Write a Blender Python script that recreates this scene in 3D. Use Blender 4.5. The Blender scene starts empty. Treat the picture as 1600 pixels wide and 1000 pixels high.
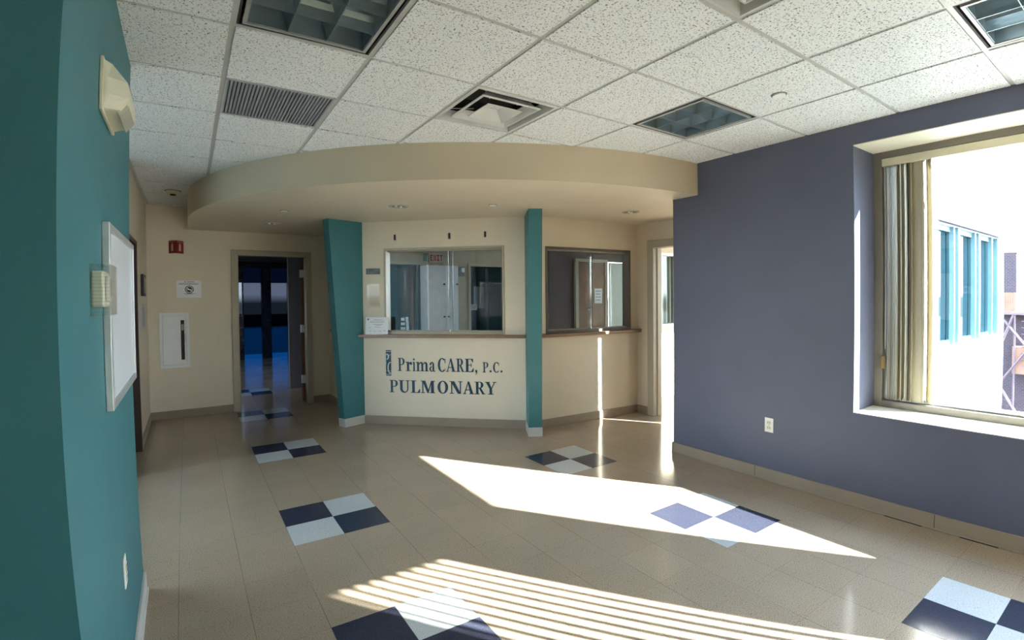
import bpy, math, random
import numpy as np
from mathutils import Matrix, Vector

random.seed(7)
SC = bpy.context.scene
COL = bpy.context.collection
H = 2.714            # suspended ceiling height
ZS = 2.42            # soffit underside
T = 0.3048           # floor tile
GX, GY = 0.8055, 2.0058   # floor tile grid
OX, OY, CT = -0.45, 2.4447, 0.6096   # ceiling grid

# ---------------------------------------------------------------- camera
def rot(yaw, pitch, roll):
    cy, sy = math.cos(yaw), math.sin(yaw); cp, sp = math.cos(pitch), math.sin(pitch); cr, sr = math.cos(roll), math.sin(roll)
    f = Vector((sy*cp, cy*cp, -sp)); r = Vector((cy, -sy, 0)); u = r.cross(f)
    return cr*r+sr*u, -sr*r+cr*u, f
cam = bpy.data.cameras.new('camera'); co = bpy.data.objects.new('camera', cam); COL.objects.link(co)
R_, U_, F_ = rot(0.5951631287185812, 0.01826442652492753, -0.009513048824580428)
co.matrix_world = Matrix(((R_[0], U_[0], -F_[0], 0), (R_[1], U_[1], -F_[1], 0), (R_[2], U_[2], -F_[2], 1.5152), (0, 0, 0, 1)))
cam.type = 'PANO'; cam.panorama_type = 'FISHEYE_LENS_POLYNOMIAL'      # a wide-angle lens with slight barrel distortion
cam.sensor_width = 36; cam.sensor_height = 22.5; cam.sensor_fit = 'HORIZONTAL'; cam.fisheye_fov = math.pi
cam.fisheye_polynomial_k0 = 0
cam.fisheye_polynomial_k1 = -0.05737448210063227
cam.fisheye_polynomial_k2 = 4.961790468942851e-05
cam.fisheye_polynomial_k3 = 5.603330349621307e-05
cam.fisheye_polynomial_k4 = -1.35679311023438e-06
cam.shift_x = -0.007614736; cam.shift_y = -0.02282115
cam.clip_start = 0.02; cam.clip_end = 500
cam.lens = 17.5
SC.camera = co

# ---------------------------------------------------------------- light
SUN_STRENGTH = 26.0
SKY_STRENGTH = 7.0
EXPOSURE = 1.78
world = bpy.data.worlds.new('sky'); SC.world = world; world.use_nodes = True
wn = world.node_tree; bgn = wn.nodes['Background']
tc = wn.nodes.new('ShaderNodeTexCoord'); sx = wn.nodes.new('ShaderNodeSeparateXYZ'); cr = wn.nodes.new('ShaderNodeValToRGB')
wn.links.new(tc.outputs['Generated'], sx.inputs[0]); 
mr = wn.nodes.new('ShaderNodeMapRange'); mr.inputs['From Min'].default_value = -1; wn.links.new(sx.outputs['Z'], mr.inputs['Value'])
wn.links.new(mr.outputs[0], cr.inputs[0]); wn.links.new(cr.outputs[0], bgn.inputs[0])
e = cr.color_ramp.elements
e[0].position = 0.0; e[0].color = (0.04, 0.05, 0.05, 1)
e[1].position = 1.0; e[1].color = (0.42, 0.62, 0.95, 1)
for pos, c in ((0.497, (0.07, 0.09, 0.10, 1)), (0.503, (0.86, 0.93, 1.0, 1)), (0.62, (0.66, 0.82, 1.0, 1))):
    q = e.new(pos); q.color = c
bgn.inputs[1].default_value = SKY_STRENGTH
sun = bpy.data.lights.new('sun', 'SUN'); so = bpy.data.objects.new('sun', sun); COL.objects.link(so)
sun.energy = SUN_STRENGTH; sun.angle = math.radians(0.53); sun.color = (1.0, 0.95, 0.87)
SD = Vector((-0.5726, 0.82, -0.567)).normalized()
so.rotation_euler = SD.to_track_quat('-Z', 'Y').to_euler(); so.location = (20, -28, 20)
SC.view_settings.view_transform = 'Standard'; SC.view_settings.look = 'None'
SC.view_settings.gamma = 1; SC.view_settings.use_curve_mapping = False
SC.view_settings.exposure = EXPOSURE
cy_ = SC.cycles
cy_.max_bounces = 12; cy_.diffuse_bounces = 7; cy_.glossy_bounces = 5; cy_.transparent_max_bounces = 16
cy_.sample_clamp_indirect = 12; cy_.use_denoising = True; cy_.caustics_reflective = True; cy_.blur_glossy = .6; cy_.caustics_refractive = False

# ---------------------------------------------------------------- materials
MATS = {}
def s2l(c): return tuple((v/12.92 if v <= .04045 else ((v+.055)/1.055)**2.4) for v in c)
def new_mat(name):
    m = bpy.data.materials.new(name); m.use_nodes = True; return m, m.node_tree, m.node_tree.nodes['Principled BSDF']
def mat(name, col, rough=.6, metal=0.0, var=.06, scale=8.0, bump=0.0, bscale=120.0, spec=.5, coat=0.0):
    if name in MATS: return MATS[name]
    m, nt, b = new_mat(name); n = nt.nodes; l = nt.links
    t = n.new('ShaderNodeTexCoord')
    no = n.new('ShaderNodeTexNoise'); no.inputs['Scale'].default_value = scale; no.inputs['Detail'].default_value = 4
    l.new(t.outputs['Object'], no.inputs['Vector'])
    ra = n.new('ShaderNodeMapRange'); ra.inputs['To Min'].default_value = 1-var; ra.inputs['To Max'].default_value = 1+var
    ra.inputs['From Min'].default_value = .3; ra.inputs['From Max'].default_value = .7
    l.new(no.outputs[0], ra.inputs['Value'])
    mx = n.new('ShaderNodeVectorMath'); mx.operation = 'SCALE'; mx.inputs[0].default_value = col[:3]
    l.new(ra.outputs[0], mx.inputs['Scale']); l.new(mx.outputs[0], b.inputs['Base Color'])
    b.inputs['Roughness'].default_value = rough; b.inputs['Metallic'].default_value = metal
    b.inputs['Specular IOR Level'].default_value = spec
    if coat: b.inputs['Coat Weight'].default_value = coat; b.inputs['Coat Roughness'].default_value = .08
    if bump:
        nb = n.new('ShaderNodeTexNoise'); nb.inputs['Scale'].default_value = bscale; nb.inputs['Detail'].default_value = 3
        l.new(t.outputs['Object'], nb.inputs['Vector'])
        bp = n.new('ShaderNodeBump'); bp.inputs['Strength'].default_value = bump; bp.inputs['Distance'].default_value = .002
        l.new(nb.outputs[0], bp.inputs['Height']); l.new(bp.outputs[0], b.inputs['Normal'])
    MATS[name] = m; return m
def emis(name, col, s):
    m, nt, b = new_mat(name); b.inputs['Base Color'].default_value = (*col, 1); b.inputs['Emission Color'].default_value = (*col, 1)
    b.inputs['Emission Strength'].default_value = s; MATS[name] = m; return m
def glass(name, tint=(.93, .96, .95), gain=1.0, base=.045):
    m = bpy.data.materials.new(name); m.use_nodes = True; nt = m.node_tree; n = nt.nodes; l = nt.links; n.clear()
    o = n.new('ShaderNodeOutputMaterial'); mx = n.new('ShaderNodeMixShader'); tr = n.new('ShaderNodeBsdfTransparent'); g = n.new('ShaderNodeBsdfGlossy')
    tr.inputs[0].default_value = (*tint, 1); g.inputs['Roughness'].default_value = 0.0; g.inputs[0].default_value = (.97, 1, 1, 1)
    lw = n.new('ShaderNodeLayerWeight'); lw.inputs[0].default_value = .5
    p = n.new('ShaderNodeMath'); p.operation = 'POWER'; p.inputs[1].default_value = 5
    a = n.new('ShaderNodeMath'); a.operation = 'MULTIPLY_ADD'; a.inputs[1].default_value = .9*gain; a.inputs[2].default_value = base*gain; a.use_clamp = True
    l.new(lw.outputs['Facing'], p.inputs[0]); l.new(p.outputs[0], a.inputs[0]); l.new(a.outputs[0], mx.inputs[0])
    l.new(tr.outputs[0], mx.inputs[1]); l.new(g.outputs[0], mx.inputs[2]); l.new(mx.outputs[0], o.inputs[0])
    MATS[name] = m; return m

CREAM = mat('cream_paint', (.70, .62, .495), .55, var=.03, scale=2, bump=.15)
CREAM_D = mat('tan_paint', (.56, .465, .335), .55, var=.03, scale=2, bump=.15)
SOFF = mat('soffit_paint', (.64, .57, .46), .5, var=.03, scale=2, bump=.1)
TEAL = mat('teal_paint', (.036, .170, .200), .5, var=.06, scale=3, bump=.2)
NAVY = mat('slate_blue_paint', (.094, .103, .158), .5, var=.05, scale=3, bump=.2)
BASE = mat('taupe_vinyl_base', (.30, .237, .18), .45, var=.05, scale=4)
BASE_L = mat('pale_vinyl_base', (.56, .54, .52), .45, var=.05, scale=4)
WHITE = mat('white_enamel', (.78, .80, .82), .35, var=.02)
WHITE_P = mat('white_plastic', (.78, .77, .72), .4, var=.03)
IVORY = mat('ivory_plastic', (.66, .62, .48), .4, var=.05)
TAN_M = mat('tan_metal_frame', (.42, .375, .285), .4, var=.03)
TAUPE_M = mat('taupe_window_frame', (.17, .155, .13), .4, var=.04)
ALU = mat('aluminium', (.62, .64, .66), .35, metal=.7, var=.05)
CHROME = mat('chrome', (.75, .75, .75), .15, metal=1, var=.02)
BLACK = mat('black', (.012, .012, .014), .5, var=.1)
DARKBOX = mat('dark_cavity', (.03, .03, .03), .8, var=.1)
BROWN_W = mat('brown_wood', (.16, .065, .032), .35, var=.25, scale=5)
LEDGE = mat('brown_laminate', (.25, .155, .10), .3, var=.12, scale=9)
INK = mat('blue_green_letter', (.006, .045, .085), .4, var=.1)
PAPER = mat('white_paper', (.80, .81, .84), .7, var=.02)
REDM = mat('dark_red', (.22, .012, .012), .4, var=.1)
GREYP = mat('grey_plate', (.20, .21, .21), .4, var=.1)
SLAT = mat('blind_slat', (.42, .38, .28), .6, var=.05)
LOUV = mat('louver_aluminium', (.36, .43, .47), .28, metal=.75, var=.04)
LAMPW = mat('unlit_lamp_tube', (.85, .86, .84), .3, var=.01)
DIFF = mat('diffuser_enamel', (.60, .61, .60), .45, var=.08, scale=5)
GRILLE = mat('grey_grille', (.25, .27, .30), .5, var=.08)
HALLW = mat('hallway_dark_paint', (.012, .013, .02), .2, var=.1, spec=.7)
GLASS = glass('clear_glass')
GLASS_R = glass('reception_glass', tint=(.94, .95, .94), gain=.55, base=.05)
BLUEG = mat('blue_green_glazing', (.05, .16, .20), .03, metal=1, var=.1, scale=1.5)
WINGW = mat('wing_cladding', (.72, .65, .60), .7, var=.03, scale=1)
def translucent(name, col, k=.45):
    m, nt, b = new_mat(name); n = nt.nodes; l = nt.links
    t = n.new('ShaderNodeTexCoord'); no = n.new('ShaderNodeTexNoise'); no.inputs['Scale'].default_value = 60; l.new(t.outputs['Object'], no.inputs['Vector'])
    mx = n.new('ShaderNodeMix'); mx.data_type = 'RGBA'; mx.inputs['A'].default_value = (*[c*.93 for c in col], 1); mx.inputs['B'].default_value = (*[min(1, c*1.07) for c in col], 1)
    l.new(no.outputs[0], mx.inputs['Factor']); tr = n.new('ShaderNodeBsdfTranslucent'); ms = n.new('ShaderNodeMixShader'); ms.inputs[0].default_value = k
    l.new(mx.outputs['Result'], b.inputs['Base Color']); l.new(mx.outputs['Result'], tr.inputs[0]); b.inputs['Roughness'].default_value = .6
    l.new(b.outputs[0], ms.inputs[1]); l.new(tr.outputs[0], ms.inputs[2]); l.new(ms.outputs[0], n['Material Output'].inputs[0]); return m
SLAT = translucent('blind_slat_vinyl', (.50, .46, .35), .3)
BOARD = mat('whiteboard_face', (.72, .78, .86), .25, var=.01)
CLEARP = glass('clear_plastic', tint=(.96, .965, .96), gain=.8, base=.05)
HOLDP = glass('holder_plastic', tint=(.95, .95, .94), gain=.12, base=.05)

def brick_mat(name, c1, c2, mortar, scale):
    m, nt, b = new_mat(name); n = nt.nodes; l = nt.links
    t = n.new('ShaderNodeTexCoord'); mp = n.new('ShaderNodeMapping'); mp.inputs['Rotation'].default_value = (0, math.pi/2, math.pi/2)
    sp = n.new('ShaderNodeSeparateXYZ'); cb = n.new('ShaderNodeCombineXYZ')
    ad = n.new('ShaderNodeMath'); l.new(t.outputs['Object'], sp.inputs[0]); l.new(sp.outputs[0], ad.inputs[0]); l.new(sp.outputs[1], ad.inputs[1])
    l.new(ad.outputs[0], cb.inputs[0]); l.new(sp.outputs[2], cb.inputs[1])
    br = n.new('ShaderNodeTexBrick'); br.inputs['Scale'].default_value = scale
    br.inputs['Color1'].default_value = (*c1, 1); br.inputs['Color2'].default_value = (*c2, 1); br.inputs['Mortar'].default_value = (*mortar, 1)
    l.new(cb.outputs[0], br.inputs['Vector']); l.new(br.outputs[0], b.inputs['Base Color']); b.inputs['Roughness'].default_value = .85
    MATS[name] = m; return m
BRICK = brick_mat('purple_brick', (.016, .008, .015), (.032, .015, .022), (.075, .06, .07), 3.5)

def ceiling_mat():
    m, nt, b = new_mat('fissured_ceiling_tile'); n = nt.nodes; l = nt.links
    t = n.new('ShaderNodeTexCoord')
    nz = n.new('ShaderNodeTexNoise'); nz.inputs['Scale'].default_value = 95; nz.inputs['Detail'].default_value = 5; nz.inputs['Roughness'].default_value = .65
    l.new(t.outputs['Object'], nz.inputs['Vector'])
    vo = n.new('ShaderNodeTexVoronoi'); vo.inputs['Scale'].default_value = 85; l.new(t.outputs['Object'], vo.inputs['Vector'])
    dn = n.new('ShaderNodeTexNoise'); dn.inputs['Scale'].default_value = 40; dn.inputs['Detail'].default_value = 2; l.new(t.outputs['Object'], dn.inputs['Vector'])
    r1 = n.new('ShaderNodeMapRange'); r1.inputs['From Min'].default_value = .37; r1.inputs['From Max'].default_value = .43; l.new(nz.outputs[0], r1.inputs['Value'])
    r2 = n.new('ShaderNodeMapRange'); r2.inputs['From Min'].default_value = .12; r2.inputs['From Max'].default_value = .22; l.new(vo.outputs['Distance'], r2.inputs['Value'])
    mn = n.new('ShaderNodeMath'); mn.operation = 'MULTIPLY'; l.new(r1.outputs[0], mn.inputs[0]); l.new(r2.outputs[0], mn.inputs[1])
    mx = n.new('ShaderNodeMix'); mx.data_type = 'RGBA'; mx.inputs['A'].default_value = (.10, .10, .11, 1); mx.inputs['B'].default_value = (.77, .81, .84, 1)
    l.new(mn.outputs[0], mx.inputs['Factor']); l.new(mx.outputs['Result'], b.inputs['Base Color'])
    b.inputs['Roughness'].default_value = .9
    bp = n.new('ShaderNodeBump'); bp.inputs['Strength'].default_value = .5; bp.inputs['Distance'].default_value = .003
    l.new(mn.outputs[0], bp.inputs['Height']); l.new(bp.outputs[0], b.inputs['Normal'])
    return m
CEILM = ceiling_mat()
TBAR = mat('grid_t_bar', (.46, .47, .47), .45, var=.04)

def floor_mat(name, c1, c2, seam, rough=.16, fleck=(.10, .085, .065), spec=.5):
    """vinyl composition tile: speckle, seams on the tile grid, worn wax"""
    m, nt, b = new_mat(name); n = nt.nodes; l = nt.links
    t = n.new('ShaderNodeTexCoord'); sp = n.new('ShaderNodeSeparateXYZ'); l.new(t.outputs['Object'], sp.inputs[0])
    def M(op, a, bb=None, c=None):
        q = n.new('ShaderNodeMath'); q.operation = op
        for i, v in enumerate((a, bb, c)):
            if v is None: continue
            if isinstance(v, (int, float)): q.inputs[i].default_value = v
            else: l.new(v, q.inputs[i])
        return q.outputs[0]
    ux = M('MULTIPLY_ADD', sp.outputs[0], 1/T, -GX/T); uy = M('MULTIPLY_ADD', sp.outputs[1], 1/T, -GY/T)
    fx = M('PINGPONG', ux, .5); fy = M('PINGPONG', uy, .5)
    cb = n.new('ShaderNodeCombineXYZ'); l.new(M('FLOOR', ux), cb.inputs[0]); l.new(M('FLOOR', uy), cb.inputs[1])
    wnz = n.new('ShaderNodeTexWhiteNoise'); wnz.noise_dimensions = '2D'; l.new(cb.outputs[0], wnz.inputs['Vector'])
    big = n.new('ShaderNodeTexNoise'); big.inputs['Scale'].default_value = 1.7; big.inputs['Detail'].default_value = 5; l.new(t.outputs['Object'], big.inputs['Vector'])
    sp1 = n.new('ShaderNodeTexNoise'); sp1.inputs['Scale'].default_value = 210; sp1.inputs['Detail'].default_value = 3; l.new(t.outputs['Object'], sp1.inputs['Vector'])
    r = n.new('ShaderNodeMapRange'); r.inputs['From Min'].default_value = .40; r.inputs['From Max'].default_value = .62; l.new(sp1.outputs[0], r.inputs['Value'])
    mx = n.new('ShaderNodeMix'); mx.data_type = 'RGBA'; mx.inputs['A'].default_value = (*c1, 1); mx.inputs['B'].default_value = (*c2, 1); l.new(r.outputs[0], mx.inputs['Factor'])
    sp2 = n.new('ShaderNodeTexNoise'); sp2.inputs['Scale'].default_value = 120; sp2.inputs['Detail'].default_value = 2; l.new(t.outputs['Object'], sp2.inputs['Vector'])
    r2 = n.new('ShaderNodeMapRange'); r2.inputs['From Min'].default_value = .66; r2.inputs['From Max'].default_value = .70; l.new(sp2.outputs[0], r2.inputs['Value'])
    mf = n.new('ShaderNodeMix'); mf.data_type = 'RGBA'; l.new(r2.outputs[0], mf.inputs['Factor']); l.new(mx.outputs['Result'], mf.inputs['A']); mf.inputs['B'].default_value = (*fleck, 1)
    # tone per tile and large wear
    k = M('MULTIPLY_ADD', wnz.outputs['Value'], .07, .965); k2 = M('MULTIPLY_ADD', big.outputs[0], .28, .86); kk = M('MULTIPLY', k, k2)
    # seams: those running away from the door are the wider ones
    sxm = M('LESS_THAN', fx, .0050); sym = M('LESS_THAN', fy, .0030)
    br = n.new('ShaderNodeTexNoise'); br.inputs['Scale'].default_value = 2.3; l.new(t.outputs['Object'], br.inputs['Vector'])
    vis = n.new('ShaderNodeMapRange'); vis.inputs['From Min'].default_value = .35; vis.inputs['From Max'].default_value = .6; l.new(br.outputs[0], vis.inputs['Value'])
    seamf = M('MULTIPLY', M('MAXIMUM', sxm, M('MULTIPLY', sym, .7)), M('MULTIPLY_ADD', vis.outputs[0], .6*seam, .35*seam))
    k3 = M('MULTIPLY', kk, M('SUBTRACT', 1.0, seamf))
    sc = n.new('ShaderNodeVectorMath'); sc.operation = 'SCALE'; l.new(mf.outputs['Result'], sc.inputs[0]); l.new(k3, sc.inputs['Scale'])
    l.new(sc.outputs[0], b.inputs['Base Color'])
    rr = M('MULTIPLY_ADD', big.outputs[0], .14, rough-.10); l.new(rr, b.inputs['Roughness'])
    b.inputs['Specular IOR Level'].default_value = spec
    wv = n.new('ShaderNodeTexNoise'); wv.inputs['Scale'].default_value = 9; l.new(t.outputs['Object'], wv.inputs['Vector'])
    hh = M('ADD', M('MULTIPLY', wv.outputs[0], .12), M('MULTIPLY', seamf, -.35))
    bp = n.new('ShaderNodeBump'); bp.inputs['Strength'].default_value = .35; bp.inputs['Distance'].default_value = .004
    l.new(hh, bp.inputs['Height']); l.new(bp.outputs[0], b.inputs['Normal'])
    MATS[name] = m; return m
FLOORM = floor_mat('beige_vinyl_tile', (.285, .218, .158), (.465, .372, .28), .5)
FLOOR_L = floor_mat('pale_blue_vinyl_tile', (.45, .47, .48), (.58, .60, .615), .6, fleck=(.25, .30, .33))
FLOOR_D = floor_mat('dark_navy_vinyl_tile', (.028, .031, .052), (.044, .049, .080), .5, fleck=(.06, .07, .11), spec=.22)

# ---------------------------------------------------------------- mesh helpers
class MB:
    def __init__(s): s.v = []; s.f = []; s.mi = []; s.m = 0
    def add(s, vs, fs):
        b = len(s.v); s.v += [tuple(map(float, v)) for v in vs]
        for f in fs: s.f.append([b+i for i in f]); s.mi.append(s.m)
        return s
    def box(s, x0, y0, z0, x1, y1, z1):
        if x0 > x1: x0, x1 = x1, x0
        if y0 > y1: y0, y1 = y1, y0
        if z0 > z1: z0, z1 = z1, z0
        return s.add([(x0,y0,z0),(x1,y0,z0),(x1,y1,z0),(x0,y1,z0),(x0,y0,z1),(x1,y0,z1),(x1,y1,z1),(x0,y1,z1)],
                     [(0,3,2,1),(4,5,6,7),(0,1,5,4),(1,2,6,5),(2,3,7,6),(3,0,4,7)])
    def hexa(s, p):   # 8 points ordered like box
        return s.add(p, [(0,3,2,1),(4,5,6,7),(0,1,5,4),(1,2,6,5),(2,3,7,6),(3,0,4,7)])
    def prism(s, poly, z0, z1):
        n = len(poly); a = sum(poly[i][0]*poly[(i+1)%n][1]-poly[(i+1)%n][0]*poly[i][1] for i in range(n))
        if a < 0: poly = poly[::-1]
        vs = [(x, y, z0) for x, y in poly]+[(x, y, z1) for x, y in poly]
        fs = [tuple(range(n))[::-1], tuple(range(n, 2*n))]+[(i, (i+1) % n, n+(i+1) % n, n+i) for i in range(n)]
        return s.add(vs, fs)
    def quadframe(s, fr, s0, z0, s1, z1, d0, d1, w, wb=None, wt=None):
        """rectangular frame in frame coords (s along, z up, d depth)"""
        wb = w if wb is None else wb; wt = w if wt is None else wt
        for a, b, c, d in ((s0, z0, s0+w, z1), (s1-w, z0, s1, z1), (s0+w, z0, s1-w, z0+wb), (s0+w, z1-wt, s1-w, z1)):
            s.fbox(fr, a, b, c, d, d0, d1)
        return s
    def fbox(s, fr, s0, z0, s1, z1, d0, d1):
        p = [fr(s0, d0, z0), fr(s1, d0, z0), fr(s1, d1, z0), fr(s0, d1, z0), fr(s0, d0, z1), fr(s1, d0, z1), fr(s1, d1, z1), fr(s0, d1, z1)]
        return s.hexa(p)
    def cyl(s, c, r, h, axis='z', n=24, r2=None):
        r2 = r if r2 is None else r2; vs = []
        for k, (rr, hh) in enumerate(((r, 0), (r2, h))):
            for i in range(n):
                a = 2*math.pi*i/n; u, w = rr*math.cos(a), rr*math.sin(a)
                if axis == 'z': vs.append((c[0]+u, c[1]+w, c[2]+hh))
                elif axis == 'x': vs.append((c[0]+hh, c[1]+u, c[2]+w))
                else: vs.append((c[0]+u, c[1]+hh, c[2]+w))
        fs = [tuple(range(n))[::-1], tuple(range(n, 2*n))]+[(i, (i+1) % n, n+(i+1) % n, n+i) for i in range(n)]
        return s.add(vs, fs)
    def tube(s, pts, r, n=8):
        pts = [Vector(p) for p in pts]; rings = []
        for i, p in enumerate(pts):
            d = (pts[min(i+1, len(pts)-1)]-pts[max(i-1, 0)]).normalized()
            up = Vector((0, 0, 1)) if abs(d.z) < .9 else Vector((1, 0, 0))
            a = d.cross(up).normalized(); b = d.cross(a)
            rings.append([tuple(p+a*r*math.cos(2*math.pi*k/n)+b*r*math.sin(2*math.pi*k/n)) for k in range(n)])
        vs = [q for rg in rings for q in rg]; fs = []
        for i in range(len(pts)-1):
            for k in range(n): fs.append((i*n+k, i*n+(k+1) % n, (i+1)*n+(k+1) % n, (i+1)*n+k))
        fs += [tuple(range(n)), tuple(range((len(pts)-1)*n, len(pts)*n))]
        return s.add(vs, fs)
    def lathe(s, prof, c, n=32, down=False):
        vs = []; m_ = len(prof)
        for r, z in prof:
            for i in range(n):
                a = 2*math.pi*i/n; vs.append((c[0]+r*math.cos(a), c[1]+r*math.sin(a), c[2]+z))
        fs = [(j*n+i, j*n+(i+1) % n, (j+1)*n+(i+1) % n, (j+1)*n+i) for j in range(m_-1) for i in range(n)]
        return s.add(vs, fs)
    def build(s, name, mats, parent=None, origin=None, bevel=0, smooth=False):
        o0 = Vector(origin) if origin is not None else Vector((0, 0, 0))
        po = Vector(parent['_w']) if parent is not None else Vector((0, 0, 0))
        base = o0 if parent is None else (o0 if origin is not None else po)
        me = bpy.data.meshes.new(name)
        me.from_pydata([tuple(Vector(v)-base) for v in s.v], [], s.f)
        if not isinstance(mats, (list, tuple)): mats = [mats]
        for m in mats: me.materials.append(m)
        me.polygons.foreach_set('material_index', s.mi)
        if smooth: me.polygons.foreach_set('use_smooth', [True]*len(s.f))
        me.update()
        o = bpy.data.objects.new(name, me); COL.objects.link(o)
        o.location = base-po; o['_w'] = tuple(base)
        if parent is not None: o.parent = parent
        if bevel:
            b = o.modifiers.new('bevel', 'BEVEL'); b.width = bevel; b.segments = 2; b.limit_method = 'ANGLE'
        ALL.append(o); return o
ALL = []
def empty(name, loc, parent=None):
    o = bpy.data.objects.new(name, None); COL.objects.link(o); o.empty_display_size = .1
    o.location = loc; o['_w'] = tuple(loc); ALL.append(o); return o
def tag(o, label, cat, group=None, kind=None):
    o['label'] = label; o['category'] = cat
    if group: o['group'] = group
    if kind: o['kind'] = kind
    return o
def struct(o, label=None):
    o['kind'] = 'structure'
    if label: o['label'] = label
    return o
def frame2(a, b):
    """plan frame along a->b; depth positive to the LEFT of the direction"""
    ax, ay = a; dx, dy = b[0]-a[0], b[1]-a[1]; L = math.hypot(dx, dy); dx /= L; dy /= L
    def fr(s, d, z): return (ax+dx*s-dy*d, ay+dy*s+dx*d, z)
    return fr, L
def wall_mb(mb, fr, L, d0, d1, z0, z1, openings, s0=0.0):
    ss = sorted({s0, L, *[o[0] for o in openings], *[o[1] for o in openings]})
    for i in range(len(ss)-1):
        a, b = ss[i], ss[i+1]; m = (a+b)/2; segs = [(z0, z1)]
        for o in openings:
            if o[0] < m < o[1]:
                ns = []
                for p, q in segs:
                    if o[2] > p: ns.append((p, min(q, o[2])))
                    if o[3] < q: ns.append((max(p, o[3]), q))
                segs = ns
        for p, q in segs:
            if q-p > 1e-5: mb.fbox(fr, a, p, b, q, d0, d1)
    return mb

# ================================================================ THE SETTING
# floor with its accent tiles
m = MB()
m.add([(-4.6, -1.0, 0), (8.6, -1.0, 0), (8.6, 2.46, 0), (8.6, 15.2, 0), (-4.6, 15.2, 0)], [(0, 1, 2, 3, 4)])
m.v = [(-4.6, -.70, 0), (4.42, -.70, 0), (4.42, 2.46, 0), (8.6, 2.46, 0), (8.6, 15.2, 0), (-4.6, 15.2, 0)]; m.f = [[0, 1, 2, 3, 4, 5]]
for bi in (-7, 0, 7, 14):
    for bj in (-5, 0, 5, 11, 17, 23):
        cx, cy = GX+bi*T, GY+bj*T
        if bi == 14 or (bi, bj) == (7, 11): continue
        if bi == -7 and bj < 11 and bj > -1: continue
        for i in (-1, 0):
            for j in (-1, 0):
                m.m = 2 if (i != j) else 1
                x, y = cx+i*T, cy+j*T
                m.add([(x, y, .0008), (x+T, y, .0008), (x+T, y+T, .0008), (x, y+T, .0008)], [(0, 1, 2, 3)])
m.m = 0
struct(m.build('floor', [FLOORM, FLOOR_L, FLOOR_D]), 'beige speckled vinyl tile floor with chequered navy and pale blue accent squares')

# ceiling grid
FIX = {(1, -1), (5, -1), (5, -4), (3, 0), (3, -3), (1, 1)}     # cells that hold a fixture (i, j)
def cell(i, j):
    x0, x1 = OX+i*CT, OX+(i+1)*CT; y0, y1 = OY+j*CT, OY+(j+1)*CT
    return x0, y0, x1, y1
m = MB()
XMIN, XMAX, YMIN, YMAX = -4.5, 3.87, -.70, 7.62
ni0 = math.floor((XMIN-OX)/CT); ni1 = 7; nj0 = math.floor((YMIN-OY)/CT); nj1 = math.ceil((YMAX-OY)/CT)
for i in range(ni0, ni1):
    for j in range(nj0, nj1):
        if (i, j) in FIX: continue
        x0, y0, x1, y1 = cell(i, j)
        if i == 6: x1 = XMAX+.01
        x0 = max(x0, XMIN); x1 = min(x1, XMAX+.01); y0 = max(y0, YMIN); y1 = min(y1, YMAX+.02)
        g = .013; d = .007
        a = (x0+g, y0+g, x1-g, y1-g)
        m.m = 0; m.box(a[0], a[1], H-d, a[2], a[3], H+.02)
m.m = 1
w = .012
for i in range(ni0+1, ni1):
    x = OX+i*CT; m.box(x-w, YMIN, H-.001, x+w, YMAX, H+.03)
m.box(XMAX-.022, YMIN, H-.002, XMAX, 2.83, H+.03)
for j in range(nj0+1, nj1):
    y = OY+j*CT
    for i in range(ni0, ni1):
        x0 = max(OX+i*CT+w, XMIN); x1 = OX+(i+1)*CT-w if i < 6 else XMAX
        m.box(x0, y-w, H-.001, x1, y+w, H+.03)
m.box(-.265, YMIN, H-.003, -.243, 3.12, H+.03)   # wall angle along the teal wall
# solid deck above the tiles, open at the recessed fixtures
m.m = 2
for i in range(ni0, ni1):
    for j in range(nj0, nj1):
        if (i, j) in FIX: continue
        x0, y0, x1, y1 = cell(i, j); m.box(x0, y0, H+.03, x1 if i < 6 else x1+.08, y1, H+.05)
struct(m.build('ceiling', [CEILM, TBAR, DARKBOX]), 'suspended ceiling of white fissured tiles on a metal grid')
m = MB(); m.box(-4.7, -1.1, H+.30, 4.4, 8.0, H+.4); m.box(3.8, 2.45, H, 8.7, 15.3, H+.1); m.box(-4.7, 7.6, H, 3.9, 15.3, H+.1)
struct(m.build('ceiling', WHITE), 'plain slab above the tiles and rooms beyond')

# east (slate blue) wall with window
WY0, WY1, WZ0, WZ1 = -.66, 1.512, .668, 2.56
WX0, WX1 = 3.87, 4.42
fr, L = frame2((WX0, -1.2), (WX0, 2.47))
m = MB(); wall_mb(m, fr, L, 0, -(WX1-WX0), -.05, H+.3, [(WY0+1.2, WY1+1.2, WZ0, WZ1)])
m.box(WX0, 2.47, -.05, 4.85, 3.094, H+.3)
struct(m.build('wall_right', NAVY), 'slate blue painted wall with the large window')
m = MB()   # white reveals of that window (painted lining)
t = .006
m.box(WX0+.002, WY0, WZ0, WX1-.1, WY1, WZ0+t)          # sill board
m.box(WX0+.002, WY0, WZ1-t, WX1-.1, WY1, WZ1)
struct(m.build('window_sill', mat('cream_window_lining', (.74, .71, .60), .5, var=.02)), 'cream lining board of the window recess')
# baseboards
SWY_ = -.70
m = MB()
m.box(WX0-.012, SWY_, 0, WX0+.01, 3.094+.012, .10)
m.box(WX0-.018, SWY_, 0, WX0+.01, 3.094+.012, .012)
m.box(WX0-.012, 3.085, 0, 4.85, 3.106, .10)
struct(m.build('baseboard_right', BASE, bevel=.003))
m = MB()
for y in (1.0, 2.25): m.box(WX0-.0128, y, 0, WX0-.011, y+.003, .10)
for y0, y1 in ((1.07, 1.29), (.66, .86)): m.box(WX0-.0205, y0, 0, WX0-.0175, y1, .006)
struct(m.build('baseboard_joint', BLACK))

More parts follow.
